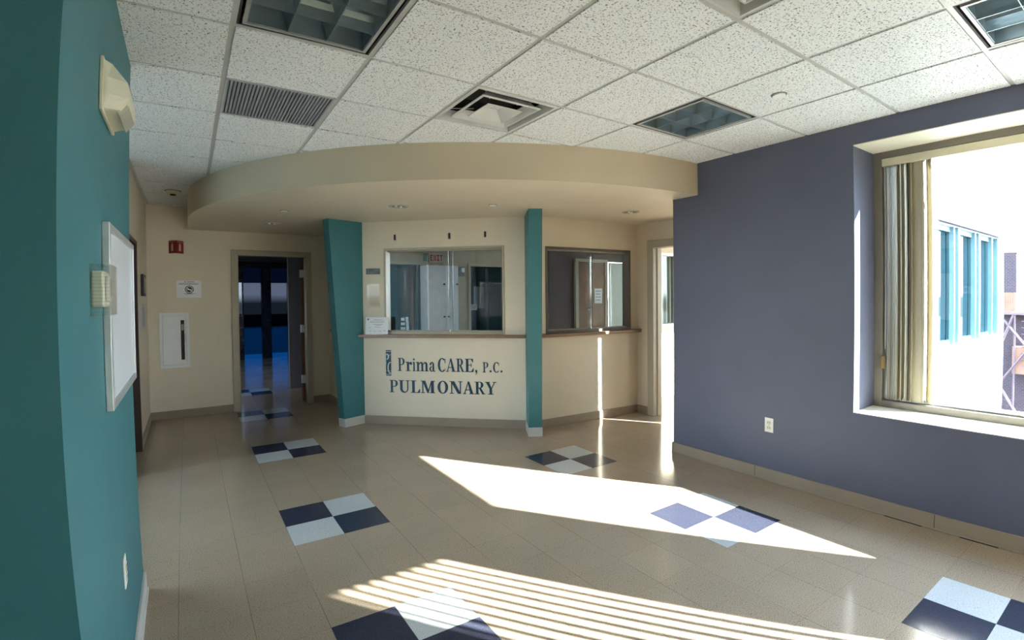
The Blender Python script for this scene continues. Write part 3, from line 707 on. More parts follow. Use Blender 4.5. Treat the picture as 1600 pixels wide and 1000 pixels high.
# ================================================================ LETTERING
def arcpts(cx, cz, rx, rz, a0, a1, n=20):
    return [(cx+rx*math.cos(math.radians(a0+(a1-a0)*i/n)), cz+rz*math.sin(math.radians(a0+(a1-a0)*i/n))) for i in range(n+1)]
def band(cx, cz, rx, rz, tx, tz, a0, a1, n=20):
    """arc band as quads, thickness tx at the sides and tz at top/bottom"""
    o = arcpts(cx, cz, rx, rz, a0, a1, n); i = arcpts(cx, cz, rx-tx, rz-tz, a0, a1, n)
    return [[o[k], o[k+1], i[k+1], i[k]] for k in range(n)]
def rct(a, b, c, d): return [[(a, b), (c, b), (c, d), (a, d)]]
SF = .055   # serif thickness
def glyph(ch):
    """polygons in a unit box (0..1 wide, 0..1 high)"""
    g = []
    def ser(x0, x1, z): g.extend(rct(x0, z, x1, z+SF))
    if ch in 'PR':
        g += rct(.16, 0, .40, 1); ser(.02, .54 if ch == 'P' else .52, 0); ser(.02, .5, 1-SF)
        g += rct(.40, 1-SF, .62, 1)+rct(.40, .46, .62, .46+SF) if ch == 'P' else rct(.40, 1-SF, .58, 1)+rct(.40, .48, .60, .48+SF)
        zc = (1+.46)/2 if ch == 'P' else .74; rz = 1-zc
        g += band(.60 if ch == 'P' else .56, zc, .37 if ch == 'P' else .34, rz, .25, SF, -90, 90)
        if ch == 'R': g += [[(.44, .50), (.66, .50), (1.0, .02), (.78, .02)]]; ser(.76, 1.08, 0)
    elif ch == 'L':
        g += rct(.16, 0, .42, 1); ser(.02, .58, 1-SF); ser(.02, .95, 0); g += [[(.72, SF), (.95, SF), (.98, .30), (.90, .30)]]
    elif ch == 'E':
        g += rct(.14, 0, .40, 1); ser(.02, .90, 1-SF); ser(.02, .94, 0); g += rct(.40, .49, .70, .49+SF)+rct(.66, .38, .73, .66)
        g += [[(.72, SF), (.94, SF), (.98, .28), (.91, .28)], [(.70, 1-SF), (.90, 1-SF), (.92, .74), (.85, .74)]]
    elif ch == 'U':
        g += rct(.12, .32, .34, 1)+rct(.76, .32, .86, 1); ser(0, .47, 1-SF); ser(.62, 1, 1-SF)
        o = arcpts(.49, .32, .37, .34, 180, 360); i = arcpts(.55, .32, .21, .24, 180, 360); g += [[o[k], o[k+1], i[k+1], i[k]] for k in range(20)]
    elif ch == 'M':
        g += rct(.10, 0, .17, 1)+rct(.72, 0, .91, 1); ser(0, .28, 0); ser(.62, 1, 0); ser(0, .25, 1-SF); ser(.78, 1, 1-SF)
        g += [[(.10, 1), (.31, 1), (.56, .18), (.46, .0)], [(.46, 0), (.54, .0), (.80, 1), (.73, 1)]]
    elif ch == 'N':
        g += rct(.12, 0, .20, 1)+rct(.80, 0, .88, 1); ser(0, .33, 0); ser(.67, 1, 1-SF); ser(0, .28, 1-SF)
        g += [[(.10, 1), (.36, 1), (.88, 0), (.64, 0)]]
    elif ch == 'O':
        g += band(.5, .5, .5, .52, .25, .07, 0, 360, 40)
    elif ch == 'C':
        g += band(.54, .5, .54, .52, .27, .07, 48, 312, 32); g += rct(.86, .66, .95, .96)+rct(.88, .10, .93, .24)
    elif ch == 'A':
        g += [[(.06, 0), (.15, 0), (.53, 1), (.46, 1)], [(.42, 1), (.58, 1), (.95, 0), (.68, 0)]]+rct(.24, .30, .70, .30+SF); ser(-.04, .27, 0); ser(.58, 1.04, 0)
    elif ch == 'Y':
        g += rct(.38, 0, .62, .46); ser(.24, .76, 0); g += [[(.02, 1), (.32, 1), (.62, .44), (.38, .44)], [(.50, .44), (.60, .44), (.94, 1), (.84, 1)]]
        ser(-.05, .42, 1-SF); ser(.68, 1.05, 1-SF)
    elif ch == 'r':
        g += rct(.18, 0, .52, 1); g += rct(.02, 0, .74, .07)+rct(.02, .90, .4, 1); g += band(.78, .62, .32, .38, .20, .14, 60, 150, 10)+[[p for p in arcpts(.84, .80, .15, .14, 0, 359, 12)]]
    elif ch == 'i':
        g += rct(.26, 0, .78, 1)+rct(.02, 0, 1, .07)+rct(.04, .90, .6, 1)
    elif ch == 'm':
        for x in (.08, .42, .76): g += rct(x, 0, x+.15, .80 if x > .1 else 1)
        for x in (0, .35, .69): g += rct(x, 0, x+.30, .07)
        g += rct(0, .90, .15, 1)
        for x in (.30, .64):
            o = arcpts(x+.10, .70, .17, .31, 0, 165, 12); i = arcpts(x+.06, .68, .06, .20, 0, 165, 12); g += [[o[k], o[k+1], i[k+1], i[k]] for k in range(12)]
    elif ch == 'a':
        g += rct(.55, .05, .84, .75)+rct(.70, 0, 1.0, .09)
        g += band(.46, .70, .38, .31, .27, .11, 0, 150, 14)+[[p for p in arcpts(.22, .78, .15, .13, 0, 359, 12)]]
        g += band(.42, .27, .40, .29, .25, .09, 80, 300, 18)
    elif ch == ',':
        g += [[p for p in arcpts(.5, .72, .45, .27, 0, 359, 14)], [(.55, .5), (.95, .72), (.85, .35), (.2, .0), (.15, .08), (.6, .4)]]
    elif ch == '.':
        g += [[p for p in arcpts(.5, .5, .5, .5, 0, 359, 16)]]
    elif ch == '*':
        g += [[(.5+(.62 if k % 2 == 0 else .24)*math.sin(math.pi*k/5), .5+(.62 if k % 2 == 0 else .24)*math.cos(math.pi*k/5)) for k in range(10)]]
    return g
def star_tris(poly):
    c = (sum(p[0] for p in poly)/len(poly), sum(p[1] for p in poly)/len(poly))
    return [[c, poly[k], poly[(k+1) % len(poly)]] for k in range(len(poly))]
def put_glyph(m, fr, ch, s0, z0, s1, z1, d0=-.0045, d1=-.0005):
    for i_, poly in enumerate(glyph(ch)):
        for pl in (star_tris(poly) if ch == '*' else [poly]):
            P = [(s0+p[0]*(s1-s0), z0+p[1]*(z1-z0)) for p in pl]; n = len(P)
            vs = [fr(a, d0, b) for a, b in P]+[fr(a, d1, b) for a, b in P]
            m.add(vs, [tuple(range(n)), tuple(range(n, 2*n))[::-1]]+[(i, n+i, n+(i+1) % n, (i+1) % n) for i in range(n)])
Z0, Z1 = .643, .797
l1 = [('P', .431, Z0, .518, Z1), ('r', .5317, Z0, .6101, .752), ('i', .6165, Z0, .65, .752), ('*', .617, .767, .648, .797), ('m', .6595, Z0, .8131, .752), ('a', .8225, Z0-.002, .8917, .754),
      ('C', .9268, Z0-.002, 1.0234, Z1+.002), ('A', 1.030, Z0, 1.138, Z1), ('R', 1.1473, Z0, 1.240, Z1), ('E', 1.2519, Z0, 1.3619, Z1), (',', 1.3756, .609, 1.402, .670),
      ('P', 1.4648, Z0, 1.5328, .758), ('.', 1.5468, .643, 1.5709, .667), ('C', 1.5885, .641, 1.6605, .760), ('.', 1.6745, .643, 1.6984, .667)]
l2 = [('P', .321, .4297), ('U', .4393, .5776), ('L', .5872, .7083), ('M', .7147, .8883), ('O', .9196, 1.0476), ('N', 1.0662, 1.2208), ('A', 1.232, 1.355), ('R', 1.3647, 1.483), ('Y', 1.497, 1.620)]
o = empty('wall_lettering', frA(1.06, 0, .64))
for ch, a, b, c, d in l1:
    m = MB(); put_glyph(m, frA, ch, a, b, c, d); m.build({'*': 'star', '.': 'full_stop', ',': 'comma'}.get(ch, 'letter'), INK, o)
tag(o, 'upper line of dark blue-green serif letters reading PrimaCARE, P.C. on the reception wall', 'lettering')
o = empty('wall_lettering', frA(.97, 0, .38))
for ch, a, c in l2:
    m = MB(); put_glyph(m, frA, ch, a, .386, c, .532); m.build('letter', INK, o)
tag(o, 'lower line of dark blue-green serif capitals reading PULMONARY on the reception wall', 'lettering')
o = empty('wall_logo', frA(.313, 0, .58)); tag(o, 'narrow upright logo bar with interlaced pale P and C left of the lettering', 'logo')
m = MB()
for z0, z1 in ((.584, .597), (.603, .640), (.643, .830), (.834, .871), (.877, .889)): m.fbox(frA, .281, z0, .346, z1, -.0045, -.0005)
m.build('bar', INK, o)
m = MB()
def lg(polys, s0, z0, s1, z1):
    for poly in polys:
        P = [(s0+p[0]*(s1-s0), z0+p[1]*(z1-z0)) for p in poly]; n = len(P)
        m.add([frA(a, -.0065, b) for a, b in P]+[frA(a, -.0046, b) for a, b in P], [tuple(range(n)), tuple(range(n, 2*n))[::-1]]+[(i, n+i, n+(i+1) % n, (i+1) % n) for i in range(n)])
lg(rct(0, .0, .22, 1)+band(.3, .72, .6, .27, .30, .06, -90, 90), .272, .715, .330, .850)
lg(band(.72, .5, .62, .52, .26, .08, 70, 290, 24), .296, .612, .350, .745)
m.build('monogram', mat('pale_blue_grey', (.52, .58, .58), .5), o)

# three little dark brackets above the window, and plates on the wall
for s, z, lb in ((.4148, 2.2269, 'left'), (1.0845, 2.224, 'middle'), (1.5112, 2.2307, 'right')):
    m = MB(); m.fbox(frA, s-.012, z-.033, s+.012, z+.033, -.010, -.0004)
    tag(m.build('wall_bracket', BLACK, origin=frA(s, 0, z), bevel=.002), 'small dark upright bracket above the left reception window, %s of the three' % lb, 'bracket', 'brackets above the reception window')
o = empty('name_plate', frA(.135, 0, 1.83)); tag(o, 'small dark brushed metal plate between the wide teal pillar and the left reception window', 'plate')
m = MB(); m.fbox(frA, .045, 1.795, .222, 1.865, -.008, -.0004); m.build('plate', mat('brushed_plate', (.10, .11, .11), .45, metal=.2, var=.5, scale=14), o, bevel=.002)
o = empty('paper_holder', frA(.135, 0, 1.56)); tag(o, 'empty clear plastic paper holder below the small dark metal plate', 'paper holder')
m = MB(); m.fbox(frA, .055, 1.40, .225, 1.68, -.012, -.009); m.fbox(frA, .055, 1.40, .225, 1.404, -.012, -.0005); m.build('front_sheet', HOLDP, o)
m = MB(); m.fbox(frA, .085, 1.42, .21, 1.655, -.004, -.0006); m.build('backing', CREAM_D, o)
for s in (.065, .215):
    m = MB(); c = frA(s, -.009, 1.665); m.cyl((c[0]-.004, c[1]-.004, c[2]), .005, .004); m.build('screw', CHROME, o)
# certificate on the counter ledge
o = empty('framed_certificate', frA(.20, -.05, 1.0805)); tag(o, 'small white printed card standing on the left end of the brown ledge', 'card')
def frC(s, d, z):   # leaning back slightly
    return frA(.052+s, -.060+d+(z-1.0805)*.10, z)
m = MB(); m.fbox(frC, 0, 1.084, .285, 1.285, 0, .004); m.build('card', PAPER, o)
m = MB(); m.fbox(frC, 0, 1.0805, .285, 1.0845, -.012, .034); m.build('stand', CLEARP, o)
m = MB(); m.fbox(frC, .022, 1.248, .040, 1.268, -.0012, -.0002)
for z, a, b in ((1.252, .10, .21), (1.236, .06, .24), (1.222, .05, .235), (1.200, .09, .22), (1.186, .12, .20), (1.165, .11, .19), (1.158, .04, .065), (1.118, .05, .075), (1.118, .105, .13), (1.118, .17, .20), (1.122, .225, .255)):
    m.fbox(frC, a, z, b, z+.003, -.0012, -.0002)
m.build('print', mat('grey_print', (.10, .11, .14), .6), o)

# ================================================================ THINGS ON THE BACK WALL
frK, _ = frame2((0, BY), (1, BY))
o = empty('extinguisher_cabinet', (-.18, BY, .65)); tag(o, 'white recessed fire extinguisher cabinet with narrow glass slot in the back wall', 'cabinet')
x0, x1, z0, z1 = -.349, -.016, .645, 1.352
m = MB(); m.quadframe(frK, x0, z0, x1, z1, -.014, -.0005, .036); m.build('trim_frame', WHITE, o, bevel=.003)
m = MB(); m.fbox(frK, x0+.040, z0+.04, x1-.098, z1-.04, -.011, -.001); m.fbox(frK, x1-.058, z0+.04, x1-.040, z1-.04, -.011, -.001)
m.fbox(frK, x1-.098, z0+.04, x1-.058, z0+.10, -.011, -.001); m.fbox(frK, x1-.098, z1-.10, x1-.058, z1-.04, -.011, -.001)
m.build('door', WHITE, o, bevel=.001)
m = MB(); m.fbox(frK, x1-.098, z0+.10, x1-.058, z1-.10, -.005, -.001); m.build('slot_pane', mat('dark_slot_glass', (.03, .02, .02), .08, var=.3), o)
m = MB(); m.fbox(frK, x1-.092, 1.12, x1-.064, 1.20, -.0065, -.005); m.build('slot_label', mat('slot_label', (.30, .30, .28), .5, var=.6, scale=60), o)
m = MB(); m.fbox(frK, x1-.056, .97, x1-.044, 1.07, -.024, -.011); m.build('handle', ALU, o, bevel=.002)
# no smoking sign
o = empty('no_smoking_sign', (-.01, BY, 1.54)); tag(o, 'white landscape no smoking notice on the back wall above the extinguisher cabinet', 'sign')
m = MB(); m.fbox(frK, -.152, 1.540, .128, 1.762, -.004, -.0004); m.build('sheet', PAPER, o)
m = MB()
def disc(m, fr, s, z, r0, r1, d0, d1, a0=0, a1=360, n=32):
    for p in band(s, z, r1, r1, r1-r0, r1-r0, a0, a1, n):
        m.add([fr(a, d0, b) for a, b in p]+[fr(a, d1, b) for a, b in p], [(0, 1, 2, 3), (7, 6, 5, 4), (0, 4, 5, 1), (3, 2, 6, 7)])
disc(m, frK, -.008, 1.646, .0, .050, -.0056, -.0041)
m.fbox(frK, -.075, 1.592, .060, 1.596, -.0056, -.0041); m.fbox(frK, -.05, 1.582, .035, 1.586, -.0056, -.0041)
# heading 'NO SMOKING' in block letters
def block_text(m, fr, txt, s0, z0, h, w, d0, d1, gap=.3):
    F = {'N': ['101', '111', '111', '101', '101'], 'O': ['111', '101', '101', '101', '111'], 'S': ['111', '100', '111', '001', '111'], 'M': ['101', '111', '111', '101', '101'], 'K': ['101', '101', '110', '101', '101'],
         'I': ['111', '010', '010', '010', '111'], 'G': ['111', '100', '101', '101', '111'], 'E': ['111', '100', '110', '100', '111'], 'X': ['101', '101', '010', '101', '101'], 'T': ['111', '010', '010', '010', '010'], ' ': ['000']*5}
    for i, ch in enumerate(txt):
        a = s0+i*w*(1+gap)
        for r_, row in enumerate(F[ch]):
            for c_, v in enumerate(row):
                if v == '1': m.fbox(fr, a+c_*w/3, z0+h-(r_+1)*h/5, a+(c_+1)*w/3, z0+h-r_*h/5, d0, d1)
block_text(m, frK, 'NO SMOKING', -.062, 1.738, .012, .0085, -.0056, -.0041)
m.fbox(frK, -.125, 1.722, .100, 1.726, -.0056, -.0041); m.fbox(frK, -.13, 1.711, .09, 1.715, -.0056, -.0041)
m.build('print', BLACK, o)
m = MB(); disc(m, frK, -.008, 1.646, .034, .041, -.0070, -.0057)
m.hexa([frK(-.040, -.007, 1.668), frK(-.034, -.007, 1.674), frK(-.034, -.0057, 1.674), frK(-.040, -.0057, 1.668), frK(.018, -.007, 1.618), frK(.024, -.007, 1.624), frK(.024, -.0057, 1.624), frK(.018, -.0057, 1.618)])
m.fbox(frK, -.034, 1.640, .018, 1.650, -.0068, -.0057); m.build('symbol', PAPER, o)
# projecting red fire extinguisher sign (V shape)
o = empty('extinguisher_sign', (-.148, BY, 2.10)); tag(o, 'small red V-shaped projecting fire extinguisher sign high on the back wall', 'sign')
m = MB()
for sgn in (-1, 1):
    m.prism([(-.148, BY-.085), (-.148+sgn*.082, BY-.0008), (-.148+sgn*.082, BY-.004), (-.148, BY-.089)][::sgn], 2.105, 2.262)
m.build('panel', REDM, o)
m = MB()
for sgn in (-1, 1):
    def q(t, out): return (-.148+sgn*.082*t, BY-.089+.085*t-out)
    def qq(t0, t1, za, zb): 
        a = q(t0, .0012); b = q(t1, .0012); c = q(t1, .0); d = q(t0, .0); m.prism([a, b, c, d] if sgn > 0 else [d, c, b, a], za, zb)
    qq(.38, .66, 2.135, 2.215); qq(.44, .60, 2.215, 2.232)
    qq(.12, .92, 2.244, 2.249)
m.build('symbol', mat('pale_pink_symbol', (.62, .40, .36), .5), o)
m = MB(); m.prism([(-.228, BY-.001), (-.148, BY-.085), (-.068, BY-.001)], 2.262, 2.266); m.build('top_plate', mat('sign_top', (.25, .19, .13), .6), o)

# things on the far left wall (x = -.47)
frL, _ = frame2((LX, 0), (LX, 1))   # s = y, left = -x, so into the room is negative
m = MB(); m.fbox(frL, 6.66, 1.56, 6.98, 1.80, -.028, -.0005); o = empty('wall_plaque', (LX, 6.82, 1.56)); tag(o, 'small black framed plaque on the left wall beyond the doorway', 'plaque')
m.build('frame', BLACK, o, bevel=.003); m = MB(); m.fbox(frL, 6.69, 1.59, 6.95, 1.77, -.030, -.0285); m.build('insert', mat('plaque_insert', (.05, .05, .06), .2), o)
o = empty('wall_sign_holder', (LX, 6.82, 1.15)); tag(o, 'pale grey rectangular holder below the black plaque on the left wall', 'sign holder')
m = MB(); m.fbox(frL, 6.50, 1.20, 6.90, 1.47, -.018, -.0005); m.build('body', mat('pale_grey_plastic', (.45, .46, .48), .3), o, bevel=.002)
m = MB(); m.fbox(frL, 6.53, 1.225, 6.87, 1.445, -.0195, -.0182); m.build('insert', mat('grey_insert', (.34, .35, .38), .3), o)

# ================================================================ THINGS ON THE TEAL WALL (x = -.265)
TX = -.265
frT, _ = frame2((TX, 0), (TX, 1))
o = empty('whiteboard', (TX, 2.65, 1.13)); tag(o, 'blank whiteboard in aluminium frame on the teal wall', 'whiteboard')
y0, y1, z0, z1 = 2.165, 3.045, 1.130, 1.788
m = MB(); m.fbox(frT, y0+.01, z0+.01, y1-.01, z1-.01, -.016, -.0008); m.build('board', BOARD, o)
m = MB(); m.quadframe(frT, y0, z0, y1, z1, -.024, -.0006, .028); m.build('frame', mat('satin_aluminium', (.60, .62, .64), .3, metal=.55), o, bevel=.003)
# emergency light
o = empty('emergency_light', (TX, 2.22, 2.16)); tag(o, 'ivory plastic emergency light unit high on the teal wall', 'emergency light')
y0, y1 = 2.085, 2.40
def sec(y, k=1.0, zt=2.325, zb=2.155):
    return [(TX+.001, y, zb), (TX+.001+.055*k, y, zb+.012), (TX+.001+.082*k, y, zb+.055), (TX+.001+.078*k, y, zt-.06), (TX+.001+.030*k, y, zt), (TX+.001, y, zt)]
m = MB(); A = [sec(y0, .25), sec(y0+.04, 1), sec(y1-.04, 1), sec(y1, .25)]
vs = [p for s_ in A for p in s_]; fs = []
for i in range(3):
    for k in range(6): fs.append((i*6+k, i*6+(k+1) % 6, (i+1)*6+(k+1) % 6, (i+1)*6+k))
fs += [tuple(range(6))[::-1], tuple(range(18, 24))]
m.add(vs, fs); m.build('housing', IVORY, o, bevel=.004)
m = MB(); m.fbox(frT, y0-.006, 2.150, y1+.006, 2.332, -.012, -.0005); m.build('back_plate', IVORY, o, bevel=.003)
m = MB(); m.hexa([(TX+.055, y0+.06, 2.150), (TX+.082, y0+.06, 2.185), (TX+.082, y1-.06, 2.185), (TX+.055, y1-.06, 2.150), (TX+.045, y0+.06, 2.172), (TX+.070, y0+.06, 2.205), (TX+.070, y1-.06, 2.205), (TX+.045, y1-.06, 2.172)])
m.build('lens', mat('lens_plastic', (.50, .50, .42), .15), o)
m = MB()
for k in range(6): 
    yy = y0+.075+k*.024; m.hexa([(TX+.0795, yy, 2.268), (TX+.083, yy, 2.262), (TX+.083, yy+.008, 2.262), (TX+.0795, yy+.008, 2.268), (TX+.036, yy, 2.322), (TX+.040, yy, 2.318), (TX+.040, yy+.008, 2.318), (TX+.036, yy+.008, 2.322)])
m.build('vent', mat('vent_shade', (.36, .35, .30), .5), o)
# thermostat under a clear guard
o = empty('thermostat', (TX, 1.99, 1.47)); tag(o, 'ivory thermostat under a clear plastic guard on the teal wall in front of the whiteboard', 'thermostat')
m = MB(); m.fbox(frT, 1.925, 1.495, 2.05, 1.607, -.034, -.0005); m.build('body', IVORY, o, bevel=.006)
m = MB(); m.fbox(frT, 1.950, 1.512, 2.025, 1.592, -.046, -.0342); m.build('face', WHITE_P, o, bevel=.004)
m = MB(); m.fbox(frT, 1.965, 1.528, 2.008, 1.583, -.0475, -.0462); m.build('display', mat('grey_display', (.30, .29, .24), .3), o)
m = MB(); m.quadframe(frT, 1.905, 1.470, 2.065, 1.626, -.050, -.0006, .004); m.fbox(frT, 1.905, 1.470, 2.065, 1.626, -.053, -.050)
for k in range(14):
    z = 1.478+k*.0107; m.fbox(frT, 1.9035, z, 1.9055, z+.004, -.050, -.002)
m.build('guard', CLEARP, o)
# outlets
def outlet(fr, s, z, d, label, plate=WHITE_P):
    o = empty('wall_outlet', fr(s, 0, z-.057)); tag(o, label, 'outlet', 'duplex wall outlets')
    m = MB(); m.fbox(fr, s-.036, z-.058, s+.036, z+.058, d*.006, d*.0004); m.build('cover_plate', plate, o, bevel=.002)
    for dz in (-.021, .021):
        m = MB(); m.fbox(fr, s-.017, z+dz-.014, s+.017, z+dz+.014, d*.0095, d*.0061); rc = m.build('socket', IVORY, o, bevel=.003)
        m = MB(); m.fbox(fr, s-.009, z+dz-.005, s-.006, z+dz+.006, d*.0102, d*.0095); m.fbox(fr, s+.006, z+dz-.005, s+.009, z+dz+.006, d*.0102, d*.0095); m.build('slots', BLACK, rc)
    m = MB(); m.fbox(fr, s-.003, z-.003, s+.003, z+.003, d*.0075, d*.0061); m.build('screw', CHROME, o)
outlet(frT, 2.372, .462, -1, 'white duplex outlet low on the teal wall')
outlet(frE, 2.138, .458, 1, 'white duplex outlet low on the slate blue wall')

# ================================================================ CEILING FIXTURES
def ceiling_light(ci, cj, label):
    x0, y0, x1, y1 = cell(ci, cj); c = ((x0+x1)/2, (y0+y1)/2)
    if ci == 6: pass
    o = empty('ceiling_light', (*c, H)); tag(o, label, 'ceiling light', 'square louvred ceiling lights')
    cx, cy = c; R = .283
    fl = lambda s, d, z: (cx+s, cy+d, z)
    m = MB()   # housing box open below
    zt = H+.15
    m.box(cx-R-.008, cy-R-.008, zt, cx+R+.008, cy+R+.008, zt+.01)
    for a, b, c_, d in ((-R-.008, -R-.008, -R, R+.008), (R, -R-.008, R+.008, R+.008), (-R, -R-.008, R, -R), (-R, R, R, R+.008)): m.box(cx+a, cy+b, H-.001, cx+c_, cy+d, zt)
    m.build('housing', DARKBOX, o)
    m = MB(); I = R-.012   # door frame
    for a, b, c_, d in ((-I, -I, -I+.016, I), (I-.016, -I, I, I), (-I+.016, -I, I-.016, -I+.016), (-I+.016, I-.016, I-.016, I)): m.box(cx+a, cy+b, H-.006, cx+c_, cy+d, H+.02)
    m.build('door_frame', mat('grey_light_frame', (.33, .34, .34), .35), o, bevel=.001)
    J = I-.016
    m = MB(); m.box(cx-J, cy-J, H+.135, cx+J, cy+J, H+.148)
    for a, b, c_, d in ((-J, -J, -J+.003, J), (J-.003, -J, J, J), (-J, -J, J, -J+.003), (-J, J-.003, J, J)): m.box(cx+a, cy+b, H+.0, cx+c_, cy+d, H+.135)
    m.build('reflector', LOUV, o)
    m = MB()   # parabolic blades: wide at the top, thin at the bottom
    for k in (-1, 1):
        p = k*J/3*1.0
        for ax in (0, 1):
            prof = [(.0015, H-.003), (.004, H+.02), (.010, H+.045), (.022, H+.07)]
            for (w0, za), (w1, zb) in zip(prof[:-1], prof[1:]):
                if ax == 0: m.hexa([(cx+p-w0, cy-J, za), (cx+p+w0, cy-J, za), (cx+p+w0, cy+J, za), (cx+p-w0, cy+J, za), (cx+p-w1, cy-J, zb), (cx+p+w1, cy-J, zb), (cx+p+w1, cy+J, zb), (cx+p-w1, cy+J, zb)])
                else: m.hexa([(cx-J, cy+p-w0, za), (cx+J, cy+p-w0, za), (cx+J, cy+p+w0, za), (cx-J, cy+p+w0, za), (cx-J, cy+p-w1, zb), (cx+J, cy+p-w1, zb), (cx+J, cy+p+w1, zb), (cx-J, cy+p+w1, zb)])
    m.build('louver', LOUV, o)
    for s_ in (-1, 1):
        m = MB(); xx = cx+s_*.10
        pts = [(xx-.022, cy-.22, H+.105), (xx-.022, cy+.20, H+.105)]+[(xx-.022*math.cos(t_), cy+.20+.022*math.sin(t_), H+.105) for t_ in (.6, 1.2, 1.8, 2.4)]+[(xx+.022, cy+.20, H+.105), (xx+.022, cy-.22, H+.105)]
        m.tube(pts, .013, 12); m.build('lamp_tube', LAMPW, o, smooth=True)
    return o
ceiling_light(1, -1, 'unlit square louvred ceiling light at the top left of the view, nearest the teal wall')
ceiling_light(5, -1, 'unlit square louvred ceiling light between the air diffuser and the slate blue wall')
ceiling_light(5, -4, 'unlit square louvred ceiling light in the upper right corner above the large window')

def sq_ring(m, cx, cy, a, za, b, zb, th=.004):
    """sloping square ring from half-size a (z za) to half-size b (z zb)"""
    for k in range(4):
        def r4(x, y): 
            for _ in range(k): x, y = -y, x
            return cx+x, cy+y
        p = [(*r4(-a, -a), za), (*r4(a, -a), za), (*r4(b, -b), zb), (*r4(-b, -b), zb)]
        q = [(x, y, z+th) for x, y, z in p]
        m.add(p+q, [(0, 1, 2, 3), (7, 6, 5, 4), (0, 4, 5, 1), (2, 6, 7, 3)])
def diffuser(ci, cj, label):
    x0, y0, x1, y1 = cell(ci, cj); cx, cy = (x0+x1)/2, (y0+y1)/2
    o = empty('air_diffuser', (cx, cy, H)); tag(o, label, 'air diffuser', 'square ceiling air diffusers')
    m = MB(); m.box(cx-.28, cy-.28, H+.16, cx+.28, cy+.28, H+.165)
    for a, b, c_, d in ((-.285, -.285, -.28, .285), (.28, -.285, .285, .285), (-.28, -.285, .28, -.28), (-.28, .28, .28, .285)): m.box(cx+a, cy+b, H+.0, cx+c_, cy+d, H+.165)
    m.build('neck', DARKBOX, o)
    m = MB(); sq_ring(m, cx, cy, .294, H-.006, .274, H-.010, .006); sq_ring(m, cx, cy, .274, H-.010, .255, H+.05, .004); m.build('outer_frame', DIFF, o)
    m = MB(); sq_ring(m, cx, cy, .160, H+.035, .200, H-.014, .004); sq_ring(m, cx, cy, .200, H-.014, .212, H-.010, .004); m.build('cone', DIFF, o)
    m = MB(); sq_ring(m, cx, cy, .030, H+.022, .128, H-.018, .004); m.box(cx-.030, cy-.030, H+.022, cx+.030, cy+.030, H+.026); m.build('centre_plate', DIFF, o)
    m = MB(); m.tube([(cx-.012, cy, H+.019), (cx+.014, cy+.004, H+.013)], .003, 6); m.build('screw', ALU, o)
    for a, b in ((.2, .2), (-.2, .2), (.2, -.2), (-.2, -.2)):
        m = MB(); m.tube([(cx+a*.5, cy+b*.5, H+.03), (cx+a*1.25, cy+b*1.25, H+.05)], .003, 6); m.build('fixing_wire', ALU, o)
    return o
diffuser(3, 0, 'square white ceiling air diffuser in front of the curved soffit')
diffuser(3, -3, 'square white ceiling air diffuser at the top edge of the view')
# return grille
x0, y0, x1, y1 = cell(1, 1); cx, cy = (x0+x1)/2, (y0+y1)/2
o = empty('return_air_grille', (cx, cy, H)); tag(o, 'grey ribbed return air grille in the ceiling near the teal wall', 'air grille')
m = MB(); g = .014; m.box(x0+g, y0+g, H+.03, x1-g, y1-g, H+.035); m.build('backing', DARKBOX, o)
m = MB(); n = 30
for k in range(n):
    x = x0+g+(k+.5)*(CT-2*g)/n; m.box(x-.0055, y0+g, H-.004, x+.0055, y1-g, H+.014)
for k in range(22):
    y = y0+g+(k+.5)*(CT-2*g)/22; m.box(x0+g, y-.0012, H+.0, x1-g, y+.0012, H+.012)
m.build('ribs', GRILLE, o)
m = MB(); fl = lambda s, d, z: (s, d, z)
for a, b, c_, d in ((x0+.012, y0+.012, x0+.022, y1-.012), (x1-.022, y0+.012, x1-.012, y1-.012), (x0+.022, y0+.012, x1-.022, y0+.022), (x0+.022, y1-.022, x1-.022, y1-.012)): m.box(a, b, H-.006, c_, d, H+.012)
m.build('frame', mat('grille_frame', (.40, .42, .45), .45), o)
# smoke detector, sprinkler caps, recessed downlights
o = empty('smoke_detector', (-.153, 6.513, H)); tag(o, 'round smoke detector on the ceiling in the far left corner', 'smoke detector')
m = MB(); m.lathe([(.0, -.012), (.078, -.012), (.080, -.007), (.0, -.007)], (-.153, 6.513, H), 28); m.build('base', mat('dark_detector_base', (.20, .19, .17), .5), o)
m = MB(); m.lathe([(.066, -.012), (.060, -.030), (.038, -.045), (.0, -.047)], (-.153, 6.513, H), 28); m.build('head', IVORY, o, smooth=True)
m = MB(); m.lathe([(.030, -.044), (.026, -.058), (.0, -.060)], (-.153, 6.513, H), 20); m.build('sensor', DARKBOX, o)
def cap(x, y, z, r, label):
    o = empty('sprinkler_cap', (x, y, z)); tag(o, label, 'sprinkler', 'concealed sprinkler caps')
    m = MB(); m.lathe([(r+.006, -.0005), (r+.006, -.003), (r-.002, -.003), (r-.002, -.0005)], (x, y, z), 28); m.build('rim', GREYP, o)
    m = MB(); m.lathe([(r-.003, -.001), (r-.003, -.009), (r-.006, -.011), (0, -.011)], (x, y, z), 28); m.build('cover', WHITE, o)
cap(2.935, 1.55, H-.007, .040, 'round white concealed sprinkler cap in the ceiling near the large window')
cap(.842, 5.546, ZS, .036, 'round white sprinkler cap under the left part of the soffit')
cap(2.541, 4.212, ZS, .036, 'round white sprinkler cap under the soffit above the left reception window')
